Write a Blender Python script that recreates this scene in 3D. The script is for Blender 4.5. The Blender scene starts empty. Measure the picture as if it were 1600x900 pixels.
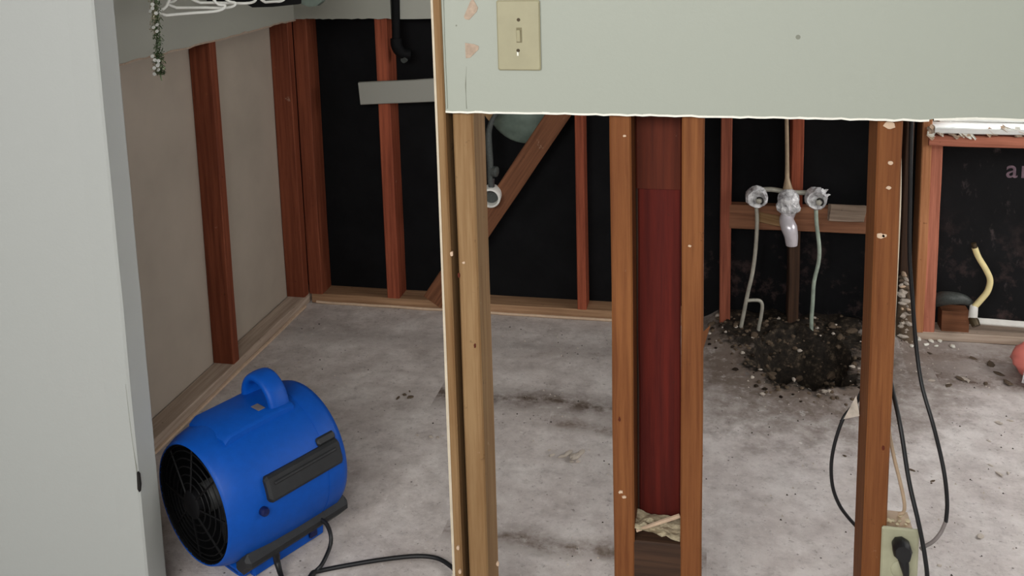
import bpy, math, random
from mathutils import Vector, Matrix, noise
random.seed(7)
C = bpy.context.scene.collection
S = bpy.context.scene

# ------------------------------------------------------------------ camera
F, PX, PY, H = 1472.5, 800.0, 105.2, 1.45
def cam_axes():
    p, y, r = map(math.radians, (9.005, -12.025, 1.493))
    fw = Vector((math.sin(y)*math.cos(p), math.cos(y)*math.cos(p), -math.sin(p)))
    rt = Vector((math.cos(y), -math.sin(y), 0)); dn = fw.cross(rt)
    return rt*math.cos(r)+dn*math.sin(r), dn*math.cos(r)-rt*math.sin(r), fw
RT, DN, FW = cam_axes()
cd = bpy.data.cameras.new('camera'); cam = bpy.data.objects.new('camera', cd); C.objects.link(cam)
cam.matrix_world = Matrix((( RT.x, -DN.x, -FW.x, 0), (RT.y, -DN.y, -FW.y, 0), (RT.z, -DN.z, -FW.z, H), (0, 0, 0, 1)))
cd.sensor_width = 36; cd.lens = F/1600*36; cd.shift_y = -(450-PY)/1600; cd.clip_start = 0.02
S.camera = cam

# ------------------------------------------------------------------ world, lights, exposure
W = bpy.data.worlds.new('overcast'); S.world = W; W.use_nodes = True
wb = W.node_tree.nodes['Background']; wb.inputs[0].default_value = (0.86, 0.94, 1.0, 1); wb.inputs[1].default_value = 0.55
def area(name, loc, target, sx, sy, power, col):
    l = bpy.data.lights.new(name, 'AREA'); l.shape = 'RECTANGLE'; l.size = sx; l.size_y = sy; l.energy = power; l.color = col
    o = bpy.data.objects.new(name, l); C.objects.link(o); o.location = loc
    o.rotation_euler = (Vector(target)-Vector(loc)).to_track_quat('-Z', 'Y').to_euler()
    return o
area('daylight_room_window', (-0.5, -1.3, 2.15), (-0.5, 2.4, 0.0), 2.6, 1.0, 92, (1.0, 0.985, 0.95))
area('daylight_bath_window', (2.24, 2.35, 1.15), (-0.3, 2.4, 0.0), 1.1, 1.1, 26, (1.0, 0.97, 0.95))
area('daylight_sill_window', (1.25, 3.45, 1.25), (0.6, 1.8, 0.0), 0.8, 0.8, 14, (0.92, 0.96, 1.0))
S.view_settings.view_transform = 'Standard'; S.view_settings.look = 'None'
S.view_settings.gamma = 1; S.view_settings.use_curve_mapping = False
S.view_settings.exposure = 0.36

# ------------------------------------------------------------------ pixel rays of the survey -> world points
def ray(x, y): return FW + RT*((x-PX)/F) + DN*((y-PY)/F)
def at(x, y, X=None, Y=None, Z=None):
    d = ray(x, y)
    k = X/d.x if X is not None else Y/d.y if Y is not None else (Z-H)/d.z
    return Vector((0, 0, H)) + d*k

# ------------------------------------------------------------------ materials
def srgb(r, g, b):
    f = lambda c: (c/255/12.92) if c/255 <= 0.04045 else ((c/255+0.055)/1.055)**2.4
    return (f(r), f(g), f(b), 1)
def nt(name):
    m = bpy.data.materials.new(name); m.use_nodes = True
    return m, m.node_tree.nodes, m.node_tree.links, m.node_tree.nodes['Principled BSDF']
def noise_n(N, L, vec, scale, detail=4, rough=0.6):
    n = N.new('ShaderNodeTexNoise'); n.inputs['Scale'].default_value = scale; n.inputs['Detail'].default_value = detail
    n.inputs['Roughness'].default_value = rough; L.new(vec, n.inputs['Vector']); return n.outputs['Fac']
def ramp(N, L, fac, stops):
    r = N.new('ShaderNodeValToRGB'); e = r.color_ramp.elements
    while len(e) < len(stops): e.new(0.5)
    for k, (p, c) in enumerate(stops): e[k].position = p; e[k].color = c if len(c) == 4 else (*c, 1)
    L.new(fac, r.inputs['Fac']); return r.outputs['Color']
def mixc(N, L, fac, a, b, mode='MIX'):
    m = N.new('ShaderNodeMix'); m.data_type = 'RGBA'; m.blend_type = mode
    for s, v in ((m.inputs[0], fac), (m.inputs[6], a), (m.inputs[7], b)):
        if hasattr(v, 'links'): L.new(v, s)
        else: s.default_value = v
    return m.outputs[2]
def math_n(N, L, op, a, b=0.0, clamp=False):
    m = N.new('ShaderNodeMath'); m.operation = op; m.use_clamp = clamp
    for s, v in ((m.inputs[0], a), (m.inputs[1], b)):
        if hasattr(v, 'links'): L.new(v, s)
        else: s.default_value = v
    return m.outputs[0]
def bump(N, L, h, bs, strength=0.3, dist=0.01):
    b = N.new('ShaderNodeBump'); b.inputs['Strength'].default_value = strength; b.inputs['Distance'].default_value = dist
    L.new(h, b.inputs['Height']); L.new(b.outputs[0], bs.inputs['Normal'])
WHITE, BLACK = (1, 1, 1, 1), (0, 0, 0, 1)

def plain(name, col, rough=0.6, var=0.12, scale=30, metal=0.0, bmp=0.0, spec=0.4):
    m, N, L, B = nt(name)
    tc = N.new('ShaderNodeTexCoord').outputs['Object']
    f = noise_n(N, L, tc, scale)
    a = tuple(c*(1-var) for c in col[:3])+(1,); b = tuple(min(1, c*(1+var)) for c in col[:3])+(1,)
    L.new(ramp(N, L, f, [(0.3, a), (0.7, b)]), B.inputs['Base Color'])
    B.inputs['Roughness'].default_value = rough; B.inputs['Metallic'].default_value = metal
    B.inputs['Specular IOR Level'].default_value = spec
    if bmp: bump(N, L, f, B, bmp, 0.004)
    return m
def wood(name, light, dark, dirt=None, rough=0.75, k=(1, 1, 1)):
    light = tuple(c*f for c, f in zip(light, k))+(1,); dark = tuple(c*f for c, f in zip(dark, k))+(1,)
    m, N, L, B = nt(name)
    tc = N.new('ShaderNodeTexCoord').outputs['Object']
    oi = N.new('ShaderNodeObjectInfo')
    off = N.new('ShaderNodeVectorMath'); off.operation = 'ADD'; L.new(tc, off.inputs[0])
    rv = N.new('ShaderNodeCombineXYZ')
    for k, mul in enumerate((7.0, 13.0, 31.0)): L.new(math_n(N, L, 'MULTIPLY', oi.outputs['Random'], mul), rv.inputs[k])
    L.new(rv.outputs[0], off.inputs[1])
    mp = N.new('ShaderNodeMapping'); mp.inputs['Scale'].default_value = (55, 55, 2.2); L.new(off.outputs[0], mp.inputs[0])
    g = noise_n(N, L, mp.outputs[0], 1.6, 5, 0.65)
    mp2 = N.new('ShaderNodeMapping'); mp2.inputs['Scale'].default_value = (7, 7, 1.3); L.new(off.outputs[0], mp2.inputs[0])
    big = noise_n(N, L, mp2.outputs[0], 1.5, 3, 0.5)
    c = ramp(N, L, g, [(0.30, dark), (0.62, light)])
    c = mixc(N, L, math_n(N, L, 'MULTIPLY', ramp(N, L, big, [(0.42, BLACK), (0.68, WHITE)]), 0.45), c, dark)
    d = noise_n(N, L, off.outputs[0], 16, 6, 0.7)
    c = mixc(N, L, ramp(N, L, d, [(0.68, BLACK), (0.76, (0.55, 0.55, 0.55, 1))]), c, dirt or srgb(200, 180, 160))
    d2 = noise_n(N, L, off.outputs[0], 38, 4, 0.7)
    c = mixc(N, L, ramp(N, L, d2, [(0.66, BLACK), (0.74, (0.6, 0.6, 0.6, 1))]), c, srgb(50, 28, 16))
    L.new(c, B.inputs['Base Color']); B.inputs['Roughness'].default_value = rough
    B.inputs['Specular IOR Level'].default_value = 0.25
    bump(N, L, g, B, 0.35, 0.002)
    return m

M = {}
M['tan'] = wood('pale_tan_lumber', srgb(204, 160, 108), srgb(166, 118, 70), k=(0.48, 0.51, 0.57))
M['orange'] = wood('orange_fir_lumber', srgb(190, 122, 68), srgb(146, 84, 42), k=(0.43, 0.42, 0.43))
M['redfir'] = wood('red_fir_lumber', srgb(168, 96, 70), srgb(120, 62, 44), k=(0.85, 0.85, 0.9))
M['leftred'] = wood('shaded_red_fir_lumber', srgb(176, 92, 62), srgb(126, 58, 36), k=(0.55, 0.6, 0.6))  # red fir darkened: the shade on the left studs is in the colour
M['block'] = wood('brown_blocking_lumber', srgb(140, 96, 70), srgb(104, 66, 46))
M['pinkfir'] = wood('pinkish_red_lumber', srgb(196, 124, 100), srgb(150, 88, 68))
M['trimmer'] = wood('light_orange_lumber', srgb(196, 138, 96), srgb(158, 100, 64))
M['back'] = wood('back_wall_lumber', srgb(160, 84, 58), srgb(112, 52, 34))
M['brace'] = wood('brown_brace_lumber', srgb(128, 84, 58), srgb(92, 56, 36))
M['umber'] = wood('dark_brown_board', srgb(110, 66, 42), srgb(84, 48, 30), k=(0.72, 0.36, 0.28))
M['oxblood'] = wood('dark_red_board', srgb(122, 46, 32), srgb(90, 30, 22), k=(0.58, 0.38, 0.36))
M['weather'] = wood('weathered_grey_board', srgb(150, 132, 116), srgb(92, 76, 64))
M['plate'] = wood('dusty_sill_lumber', srgb(172, 136, 104), srgb(124, 92, 68))
M['dusty'] = wood('grey_dusty_plate_lumber', srgb(190, 172, 156), srgb(150, 130, 114))
M['dkwood'] = wood('dark_block_lumber', srgb(72, 50, 36), srgb(46, 32, 24))

def paint(name, col, rough=0.55):
    m, N, L, B = nt(name)
    tc = N.new('ShaderNodeTexCoord').outputs['Object']
    big = noise_n(N, L, tc, 2.2, 3); fine = noise_n(N, L, tc, 160, 3)
    c = mixc(N, L, math_n(N, L, 'MULTIPLY', big, 0.18), col, tuple(x*0.86 for x in col[:3])+(1,))
    spots = noise_n(N, L, tc, 23, 5, 0.75)
    c = mixc(N, L, ramp(N, L, spots, [(0.74, BLACK), (0.80, (0.4, 0.4, 0.4, 1))]), c, srgb(150, 142, 126))
    L.new(c, B.inputs['Base Color']); B.inputs['Roughness'].default_value = rough
    bump(N, L, fine, B, 0.12, 0.002)
    return m
M['paint'] = paint('sage_white_wall_paint', srgb(157, 161, 150))
M['paint_left'] = paint('grey_white_wall_paint', srgb(167, 169, 166))
M['paint_grey'] = paint('dull_grey_closet_paint', srgb(166, 166, 156))
M['paint_board'] = paint('grey_board_paint', srgb(150, 149, 141))
M['slot'] = plain('dark_almond_slot', srgb(120, 112, 84), 0.6)
M['gyp'] = plain('torn_white_paper', srgb(232, 230, 220), 0.8, 0.06, 60)
M['trimw'] = plain('white_gloss_trim_paint', srgb(236, 236, 232), 0.4, 0.04, 20)
M['tornbrown'] = plain('torn_brown_paper', srgb(170, 150, 132), 0.9, 0.15, 120)
M['edge'] = plain('dirty_white_board_edge', srgb(196, 184, 164), 0.8, 0.15, 18)
M['crack'] = plain('dark_crack', srgb(128, 130, 118), 0.9)
M['dark'] = plain('dark_hole', srgb(26, 22, 20), 0.9)
M['panel'] = plain('grey_beige_panel_paper', srgb(176, 164, 150), 0.75, 0.10, 2.5)

def black_paper():
    m, N, L, B = nt('black_felt_paper')
    tc = N.new('ShaderNodeTexCoord').outputs['Object']
    sp = N.new('ShaderNodeSeparateXYZ'); L.new(tc, sp.inputs[0])
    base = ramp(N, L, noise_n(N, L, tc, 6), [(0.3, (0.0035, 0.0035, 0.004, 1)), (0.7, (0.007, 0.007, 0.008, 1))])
    # old splashes of plaster and dried dirt: low by the tub, and scattered beside the window
    n1 = ramp(N, L, noise_n(N, L, tc, 11, 6, 0.7), [(0.52, BLACK), (0.72, WHITE)])
    xm = math_n(N, L, 'GREATER_THAN', sp.outputs[0], -0.09)
    zm = N.new('ShaderNodeMapRange'); L.new(sp.outputs[2], zm.inputs[0])
    zm.inputs[1].default_value = 0.10; zm.inputs[2].default_value = 0.45; zm.inputs[3].default_value = 0.9; zm.inputs[4].default_value = 0.0
    k = math_n(N, L, 'MULTIPLY', math_n(N, L, 'MULTIPLY', n1, xm), zm.outputs[0])
    c = mixc(N, L, math_n(N, L, 'MULTIPLY', k, 0.55), base, srgb(112, 88, 84))
    mp = N.new('ShaderNodeMapping'); mp.inputs['Scale'].default_value = (1, 1, 0.5); mp.inputs['Rotation'].default_value = (0, 0.5, 0); L.new(tc, mp.inputs[0])
    n2 = ramp(N, L, noise_n(N, L, mp.outputs[0], 17, 7, 0.75), [(0.58, BLACK), (0.74, WHITE)])
    xr = math_n(N, L, 'GREATER_THAN', sp.outputs[0], 0.72)
    c = mixc(N, L, math_n(N, L, 'MULTIPLY', math_n(N, L, 'MULTIPLY', n2, xr), 0.55), c, srgb(104, 90, 90))
    gr = math_n(N, L, 'MULTIPLY', xr, 0.5)
    c = mixc(N, L, gr, c, mixc(N, L, 1.0, c, (0.008, 0.008, 0.008, 1), 'ADD'))
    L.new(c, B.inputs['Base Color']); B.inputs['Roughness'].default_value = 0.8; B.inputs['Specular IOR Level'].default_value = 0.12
    bump(N, L, noise_n(N, L, tc, 20), B, 0.3, 0.004)
    return m
M['felt'] = black_paper()

PIT = (0.30, 2.995, 0.150, 0.185)        # broken hole in the slab: centre and half sizes
def concrete():
    m, N, L, B = nt('dusty_concrete')
    tc = N.new('ShaderNodeTexCoord').outputs['Object']
    sp = N.new('ShaderNodeSeparateXYZ'); L.new(tc, sp.inputs[0]); x, y = sp.outputs[0], sp.outputs[1]
    warp = noise_n(N, L, tc, 5, 5, 0.65); w2 = noise_n(N, L, tc, 14, 6, 0.7); fine = noise_n(N, L, tc, 60, 6, 0.75)
    c = ramp(N, L, warp, [(0.30, srgb(178, 168, 163)), (0.5, srgb(200, 191, 187)), (0.70, srgb(214, 207, 203))])
    c = mixc(N, L, ramp(N, L, w2, [(0.36, (0.38, 0.38, 0.38, 1)), (0.58, BLACK)]), c, srgb(142, 131, 126))
    c = mixc(N, L, math_n(N, L, 'MULTIPLY', ramp(N, L, fine, [(0.28, WHITE), (0.42, BLACK)]), 0.75), c, srgb(90, 80, 74))
    c = mixc(N, L, math_n(N, L, 'MULTIPLY', ramp(N, L, fine, [(0.62, BLACK), (0.72, WHITE)]), 0.65), c, srgb(222, 216, 210))
    spl = noise_n(N, L, tc, 26, 3, 0.6)
    c = mixc(N, L, ramp(N, L, spl, [(0.71, BLACK), (0.76, (0.8, 0.8, 0.8, 1))]), c, srgb(226, 222, 216))
    # soil tracked out of the hole
    dx = math_n(N, L, 'DIVIDE', math_n(N, L, 'SUBTRACT', x, PIT[0]-0.03), 0.56); dy = math_n(N, L, 'DIVIDE', math_n(N, L, 'SUBTRACT', y, PIT[1]+0.05), 0.62)
    d = math_n(N, L, 'SQRT', math_n(N, L, 'ADD', math_n(N, L, 'MULTIPLY', dx, dx), math_n(N, L, 'MULTIPLY', dy, dy)))
    d = math_n(N, L, 'ADD', d, math_n(N, L, 'MULTIPLY', math_n(N, L, 'SUBTRACT', w2, 0.5), 0.9))
    c = mixc(N, L, math_n(N, L, 'MULTIPLY', ramp(N, L, d, [(0.45, WHITE), (1.02, BLACK)]), 0.88), c, srgb(98, 82, 70))
    # dirt lines left where old walls stood
    def band(yc, wd, x0, x1, amt, col):
        nonlocal c
        yy = math_n(N, L, 'ADD', math_n(N, L, 'SUBTRACT', y, yc), math_n(N, L, 'MULTIPLY', math_n(N, L, 'SUBTRACT', warp, 0.5), 0.16))
        b = math_n(N, L, 'SUBTRACT', 1.0, math_n(N, L, 'DIVIDE', math_n(N, L, 'ABSOLUTE', yy), wd), True)
        b = math_n(N, L, 'MULTIPLY', b, math_n(N, L, 'MULTIPLY', math_n(N, L, 'GREATER_THAN', x, x0), math_n(N, L, 'LESS_THAN', x, x1)))
        b = math_n(N, L, 'MULTIPLY', b, math_n(N, L, 'MULTIPLY', ramp(N, L, w2, [(0.32, BLACK), (0.58, WHITE)]), amt))
        c = mixc(N, L, b, c, col)
    band(2.62, 0.10, -0.82, -0.02, 1.0, srgb(84, 68, 56))
    band(2.50, 0.05, -0.45, -0.10, 0.8, srgb(96, 76, 60))
    band(1.98, 0.05, -0.62, 0.0, 0.9, srgb(94, 76, 62))
    band(2.98, 0.09, -1.5, -0.3, 0.45, srgb(108, 98, 92))
    band(3.12, 0.22, 0.62, 1.6, 0.8, srgb(112, 94, 82))
    band(2.95, 0.08, 0.70, 1.6, 0.95, srgb(82, 60, 46))
    # grey mottling, dark pits and pale specks of the worn slab
    w3 = noise_n(N, L, tc, 32, 6, 0.7)
    c = mixc(N, L, math_n(N, L, 'MULTIPLY', ramp(N, L, w3, [(0.30, WHITE), (0.46, BLACK)]), 0.32), c, srgb(112, 102, 96))
    c = mixc(N, L, math_n(N, L, 'MULTIPLY', ramp(N, L, w3, [(0.56, BLACK), (0.70, WHITE)]), 0.45), c, srgb(220, 214, 210))
    pit = N.new('ShaderNodeTexVoronoi'); pit.inputs['Scale'].default_value = 42; pit.inputs['Randomness'].default_value = 1; L.new(tc, pit.inputs['Vector'])
    pk = math_n(N, L, 'MULTIPLY', ramp(N, L, pit.outputs['Distance'], [(0.06, WHITE), (0.14, BLACK)]), ramp(N, L, noise_n(N, L, tc, 9, 4, 0.7), [(0.50, BLACK), (0.60, WHITE)]))
    c = mixc(N, L, math_n(N, L, 'MULTIPLY', pk, 0.85), c, srgb(58, 48, 42))
    # soil brought up from the hole
    so = N.new('ShaderNodeAttribute'); so.attribute_name = 'soil'
    sm = math_n(N, L, 'ADD', so.outputs['Fac'], math_n(N, L, 'MULTIPLY', math_n(N, L, 'SUBTRACT', w3, 0.5), 1.1))
    sc = ramp(N, L, noise_n(N, L, tc, 48, 6, 0.75), [(0.34, srgb(20, 17, 14)), (0.54, srgb(42, 35, 28)), (0.72, srgb(104, 90, 74))])
    c = mixc(N, L, ramp(N, L, sm, [(0.36, BLACK), (0.60, WHITE)]), c, sc)
    L.new(c, B.inputs['Base Color']); B.inputs['Roughness'].default_value = 0.85; B.inputs['Specular IOR Level'].default_value = 0.25
    bump(N, L, math_n(N, L, 'ADD', fine, w2), B, 0.5, 0.004)
    return m
M['concrete'] = concrete()
M['soil'] = plain('black_damp_soil', srgb(44, 36, 29), 0.95, 0.6, 55, bmp=0.8, spec=0.1)
M['rubble'] = plain('grey_plaster_rubble', srgb(188, 176, 164), 0.9, 0.25, 40, bmp=0.5)
M['brownrub'] = plain('brown_dirty_rubble', srgb(92, 77, 62), 0.9, 0.4, 40, bmp=0.5)
M['mortar'] = plain('crumbly_grey_mortar', srgb(188, 176, 148), 0.95, 0.3, 70, bmp=0.8)
M['blue'] = plain('moulded_blue_plastic', srgb(0, 72, 162), 0.5, 0.07, 60, bmp=0.05, spec=0.25)
M['blackp'] = plain('black_rubber', srgb(30, 31, 33), 0.6, 0.2, 40)
M['grille'] = plain('black_grille_plastic', srgb(10, 10, 12), 0.6, 0.2, 40, spec=0.2)
M['navy'] = plain('dark_navy_button', srgb(14, 24, 70), 0.3, 0.1)
M['steel'] = plain('dull_motor_steel', srgb(70, 70, 70), 0.5, 0.1, 40, metal=0.4)
M['cord'] = plain('black_cord_rubber', srgb(20, 20, 22), 0.5, 0.2)
M['greycord'] = plain('grey_cord_end', srgb(120, 112, 110), 0.5, 0.1)
M['romex'] = plain('off_white_cable_jacket', srgb(204, 190, 168), 0.6, 0.15)
M['tancable'] = plain('brownish_cable_jacket', srgb(168, 146, 122), 0.6, 0.15)
M['almond'] = plain('almond_plastic', srgb(156, 150, 122), 0.45, 0.06, 20)
M['ivory'] = plain('greenish_ivory_plastic', srgb(158, 156, 131), 0.5, 0.1, 24)
M['pvc'] = plain('white_pvc', srgb(222, 220, 214), 0.4, 0.06)
M['abs'] = plain('black_abs_pipe', srgb(10, 10, 12), 0.7, 0.2, spec=0.15)
M['hose'] = plain('dark_grey_braided_hose', srgb(70, 74, 72), 0.5, 0.3, 200)
M['tank'] = plain('dark_green_enamel', srgb(108, 122, 112), 0.35, 0.3, 14)
M['galv'] = plain('grey_galvanised_pipe', srgb(168, 164, 152), 0.5, 0.2, 30, metal=0.2)
M['verdigris'] = plain('green_tinged_copper_pipe', srgb(160, 172, 158), 0.5, 0.25, 30, metal=0.2)
M['riser'] = plain('tan_copper_riser', srgb(170, 148, 122), 0.5, 0.2, 30, metal=0.2)
M['yellow'] = plain('pale_yellow_tube', srgb(232, 216, 160), 0.45, 0.08, 30)
M['print'] = plain('pinkish_grey_print', srgb(118, 98, 108), 0.9, 0.4, 60)
M['hangw'] = plain('white_hanger_plastic', srgb(226, 226, 220), 0.4, 0.05)
M['cloth'] = plain('grey_green_cloth', srgb(96, 106, 98), 0.9, 0.2, 30)
M['blackcloth'] = plain('black_cloth', srgb(10, 10, 12), 0.9, 0.3, 30)
M['tinselg'] = plain('green_tinsel_foil', srgb(92, 112, 78), 0.3, 0.3, 200, metal=0.5)
M['tinsels'] = plain('silver_tinsel_foil', srgb(226, 220, 196), 0.2, 0.1, 200, metal=0.6)
M['pink'] = plain('salmon_pink_plastic_film', srgb(228, 130, 120), 0.35, 0.15, 9)
M['screw'] = plain('rusty_screw', srgb(70, 58, 40), 0.5, 0.2, metal=0.4)
M['splash'] = plain('white_plaster_splash', srgb(196, 170, 146), 0.9, 0.1, 60)
def film():
    m, N, L, B = nt('clear_plastic_wrap')
    tc = N.new('ShaderNodeTexCoord').outputs['Object']
    f = noise_n(N, L, tc, 45, 4, 0.7)
    L.new(ramp(N, L, f, [(0.32, srgb(120, 116, 118)), (0.48, srgb(192, 190, 192)), (0.62, srgb(236, 235, 236))]), B.inputs['Base Color'])
    B.inputs['Roughness'].default_value = 0.15; B.inputs['Specular IOR Level'].default_value = 0.8
    bump(N, L, f, B, 0.5, 0.010); return m
M['film'] = film()
M['spout'] = plain('pale_chrome_spout', srgb(206, 200, 206), 0.25, 0.12, 25, metal=0.3)
def glass():
    m, N, L, B = nt('window_glass'); B.inputs['Base Color'].default_value = (0.95, 0.97, 0.97, 1)
    B.inputs['Roughness'].default_value = 0.05; B.inputs['Transmission Weight'].default_value = 1.0; B.inputs['IOR'].default_value = 1.05
    return m
M['glass'] = glass()

# ------------------------------------------------------------------ mesh helpers
class MB:
    def __init__(s): s.v = []; s.f = []; s.mi = []
    def add(s, vs, fs, mi=0):
        o = len(s.v); s.v += [tuple(v) for v in vs]; s.f += [tuple(o+i for i in f) for f in fs]; s.mi += [mi]*len(fs)
    def box(s, c, d, R=None, ch=0.0, mi=0):
        """box at centre c, dimensions d, optional rotation matrix, chamfered long edges"""
        c = Vector(c); R = R or Matrix.Identity(3); x, y, z = (k/2 for k in d)
        if ch <= 0:
            P = [(-x,-y,-z),(x,-y,-z),(x,y,-z),(-x,y,-z),(-x,-y,z),(x,-y,z),(x,y,z),(-x,y,z)]
            s.add([c+R@Vector(p) for p in P], [(3,2,1,0),(4,5,6,7),(0,1,5,4),(1,2,6,5),(2,3,7,6),(3,0,4,7)], mi); return
        rings = []
        for zz, k in ((-z, ch), (-z+ch, 0), (z-ch, 0), (z, ch)):
            X, Yy = x-k, y-k
            rings.append([(-X+ch,-Yy),(X-ch,-Yy),(X,-Yy+ch),(X,Yy-ch),(X-ch,Yy),(-X+ch,Yy),(-X,Yy-ch),(-X,-Yy+ch)])
            rings[-1] = [c+R@Vector((p[0], p[1], zz)) for p in rings[-1]]
        s.rings(rings, True, mi)
    def rings(s, rings, cap=True, mi=0, close=True):
        n = len(rings[0]); vs = [p for r in rings for p in r]; fs = []
        for i in range(len(rings)-1):
            for j in range(n if close else n-1):
                k = (j+1) % n; fs.append((i*n+j, i*n+k, (i+1)*n+k, (i+1)*n+j))
        if cap: fs += [tuple(range(n-1, -1, -1)), tuple((len(rings)-1)*n+j for j in range(n))]
        s.add(vs, fs, mi)
    def tube(s, pts, r, n=8, smooth=4, cap=True, mi=0):
        P = [Vector(p) for p in pts]
        rr = r if isinstance(r, (list, tuple)) else [r]*len(P)
        if smooth and len(P) > 2:
            Q, RR = [], []
            for i in range(len(P)-1):
                a, b, c, d = P[max(0, i-1)], P[i], P[i+1], P[min(len(P)-1, i+2)]
                for k in range(smooth):
                    t = k/smooth
                    Q.append(0.5*((2*b)+(c-a)*t+(2*a-5*b+4*c-d)*t*t+(3*b-a-3*c+d)*t**3)); RR.append(rr[i]*(1-t)+rr[i+1]*t)
            Q.append(P[-1]); RR.append(rr[-1]); P, rr = Q, RR
        rings = []; up = None
        for i, p in enumerate(P):
            t = (P[min(i+1, len(P)-1)]-P[max(i-1, 0)]).normalized()
            if up is None: up = t.orthogonal().normalized()
            up = (up-t*up.dot(t)).normalized(); w = t.cross(up)
            rings.append([p+(up*math.cos(2*math.pi*k/n)+w*math.sin(2*math.pi*k/n))*rr[i] for k in range(n)])
        s.rings(rings, cap, mi)
    def lathe(s, prof, o, axis, n=32, mi=0, cap=False):
        """prof: list of (t along axis, radius)"""
        o = Vector(o); ax = Vector(axis).normalized(); u = ax.orthogonal().normalized(); w = ax.cross(u)
        s.rings([[o+ax*t+(u*math.cos(2*math.pi*k/n)+w*math.sin(2*math.pi*k/n))*r for k in range(n)] for t, r in prof], cap, mi)
    def prism(s, poly, ax, a0, a1, mi=0):
        """polygon [(u,v)] extruded along axis 'x','y' or 'z' between a0 and a1"""
        def p(u, v, a): return {'y': (u, a, v), 'x': (a, u, v), 'z': (u, v, a)}[ax]
        n = len(poly)
        s.add([p(u, v, a0) for u, v in poly]+[p(u, v, a1) for u, v in poly],
              [tuple(range(n)), tuple(range(2*n-1, n-1, -1))]+[(j, n+j, n+(j+1) % n, (j+1) % n) for j in range(n)], mi)
    def build(s, name, mat, parent=None, smooth=False, loc=None, rot=None):
        me = bpy.data.meshes.new(name); me.from_pydata(s.v, [], s.f)
        for m_ in (mat if isinstance(mat, (list, tuple)) else [mat]): me.materials.append(m_)
        for p, i in zip(me.polygons, s.mi): p.material_index = i; p.use_smooth = bool(smooth)
        import bmesh
        b = bmesh.new(); b.from_mesh(me); bmesh.ops.recalc_face_normals(b, faces=b.faces); b.to_mesh(me); b.free()
        if smooth: me.set_sharp_from_angle(angle=math.radians(50))
        o = bpy.data.objects.new(name, me); C.objects.link(o)
        if loc is not None: o.location = loc
        if rot is not None: o.rotation_euler = rot
        if parent is not None:
            o.parent = parent
            if parent.get('_base'): o.matrix_parent_inverse = Matrix.Translation(-Vector(parent['_base']))
        return o
def tag(o, label, cat=None, group=None, kind=None):
    o['label'] = label
    if cat: o['category'] = cat
    if group: o['group'] = group
    if kind: o['kind'] = kind
    return o
def thing(name, label, cat, base=(0, 0, 0), group=None):
    """an Empty at the base of a thing; children are given in world coordinates"""
    o = bpy.data.objects.new(name, None); C.objects.link(o); o.location = base; o['_base'] = tuple(base); o.empty_display_size = 0.05
    return tag(o, label, cat, group)
def struct(o): o['kind'] = 'structure'; return o
def wall_root(name):
    o = bpy.data.objects.new(name, None); C.objects.link(o); return struct(o)

def plank(name, a, b, w, d, mat, parent=None, face=(0, -1, 0), rag=0.0012, seg=9, label=None, ends=0.0):
    """board from a to b (centre line); w = width of the face that looks along 'face', d = thickness behind it"""
    a, b = Vector(a), Vector(b); ln = (b-a).length; z = (b-a).normalized()
    y = -(Vector(face)-z*Vector(face).dot(z)).normalized(); x = y.cross(z)
    mb = MB(); rings = []; sd = random.uniform(0, 90)
    for i in range(seg+1):
        t = ln*(i/seg-0.5); c = 0.003
        n1 = (noise.noise((sd, t*6, 0)))*rag*1.5; n2 = noise.noise((sd+9, t*11, 3))*rag
        X, Yy = w/2+n2, d/2
        e = ends*(1 if i in (0, seg) else 0)
        rings.append([(px+n1, py+n2*0.5, t+e*random.uniform(-1, 1)) for px, py in ((-X+c,-Yy),(X-c,-Yy),(X,-Yy+c),(X,Yy-c),(X-c,Yy),(-X+c,Yy),(-X,Yy-c),(-X,-Yy+c))])
    mb.rings(rings)
    o = mb.build(name, mat, parent)
    o.matrix_basis = Matrix.Translation((a+b)/2) @ Matrix((x, y, z)).transposed().to_4x4()
    if label: o['label'] = label
    return o
def ragged(p0, p1, n, amp, sd=0.0):
    """points from p0 to p1 (2D) with small vertical wander"""
    return [(p0[0]+(p1[0]-p0[0])*i/n, p0[1]+(p1[1]-p0[1])*i/n+amp*(noise.noise((sd, i*0.71, 0.3))+0.4*random.uniform(-1, 1))) for i in range(n+1)]

# ------------------------------------------------------------------ floor
CUT = 1.10                                   # height of the flood cut in the drywall
def fh(x, y):
    h = 0.0035*noise.noise((x*5, y*5, 0))+0.0018*noise.noise((x*19, y*19, 2))
    px, py, rx, ry = PIT
    a = math.hypot((x-px)/rx, (y-py)/ry) + 0.30*noise.noise((x*13, y*13, 7))
    if a < 1.0: h -= 0.15*min(1, (1-a)*2.6)
    elif a < 1.7: h += 0.014*(1.7-a)*(0.6+noise.noise((x*40, y*40, 1)))
    # loose dirt heaped against the back of the tub bay
    if -0.02 < x < 0.72 and y > 3.02:
        e = min(1, (y-3.02)/0.2)*min(1, (x+0.02)/0.08)*min(1, (0.72-x)/0.1)
        h += e*0.045*(0.75+0.7*noise.noise((x*14, y*14, 4))) if a > 1.05 else 0
    return h
def soil_amount(x, y):
    px, py, rx, ry = PIT
    a = math.hypot((x-px)/rx, (y-py)/ry) + 0.30*noise.noise((x*13, y*13, 7))
    p = max(0, min(1, (1.5-a)*1.4))
    q = min(1, max(0, (y-2.99)*7))*min(1, max(0, (x+0.02)*9))*min(1, max(0, (0.62-x)*6))
    return min(1, max(p, q*0.95))
mb = MB()
xs = [-1.62+0.01*i for i in range(324)]; ys = [1.25+0.01*i for i in range(211)]
nx = len(xs)
mb.v = [(x, y, fh(x, y)) for y in ys for x in xs]
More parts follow.
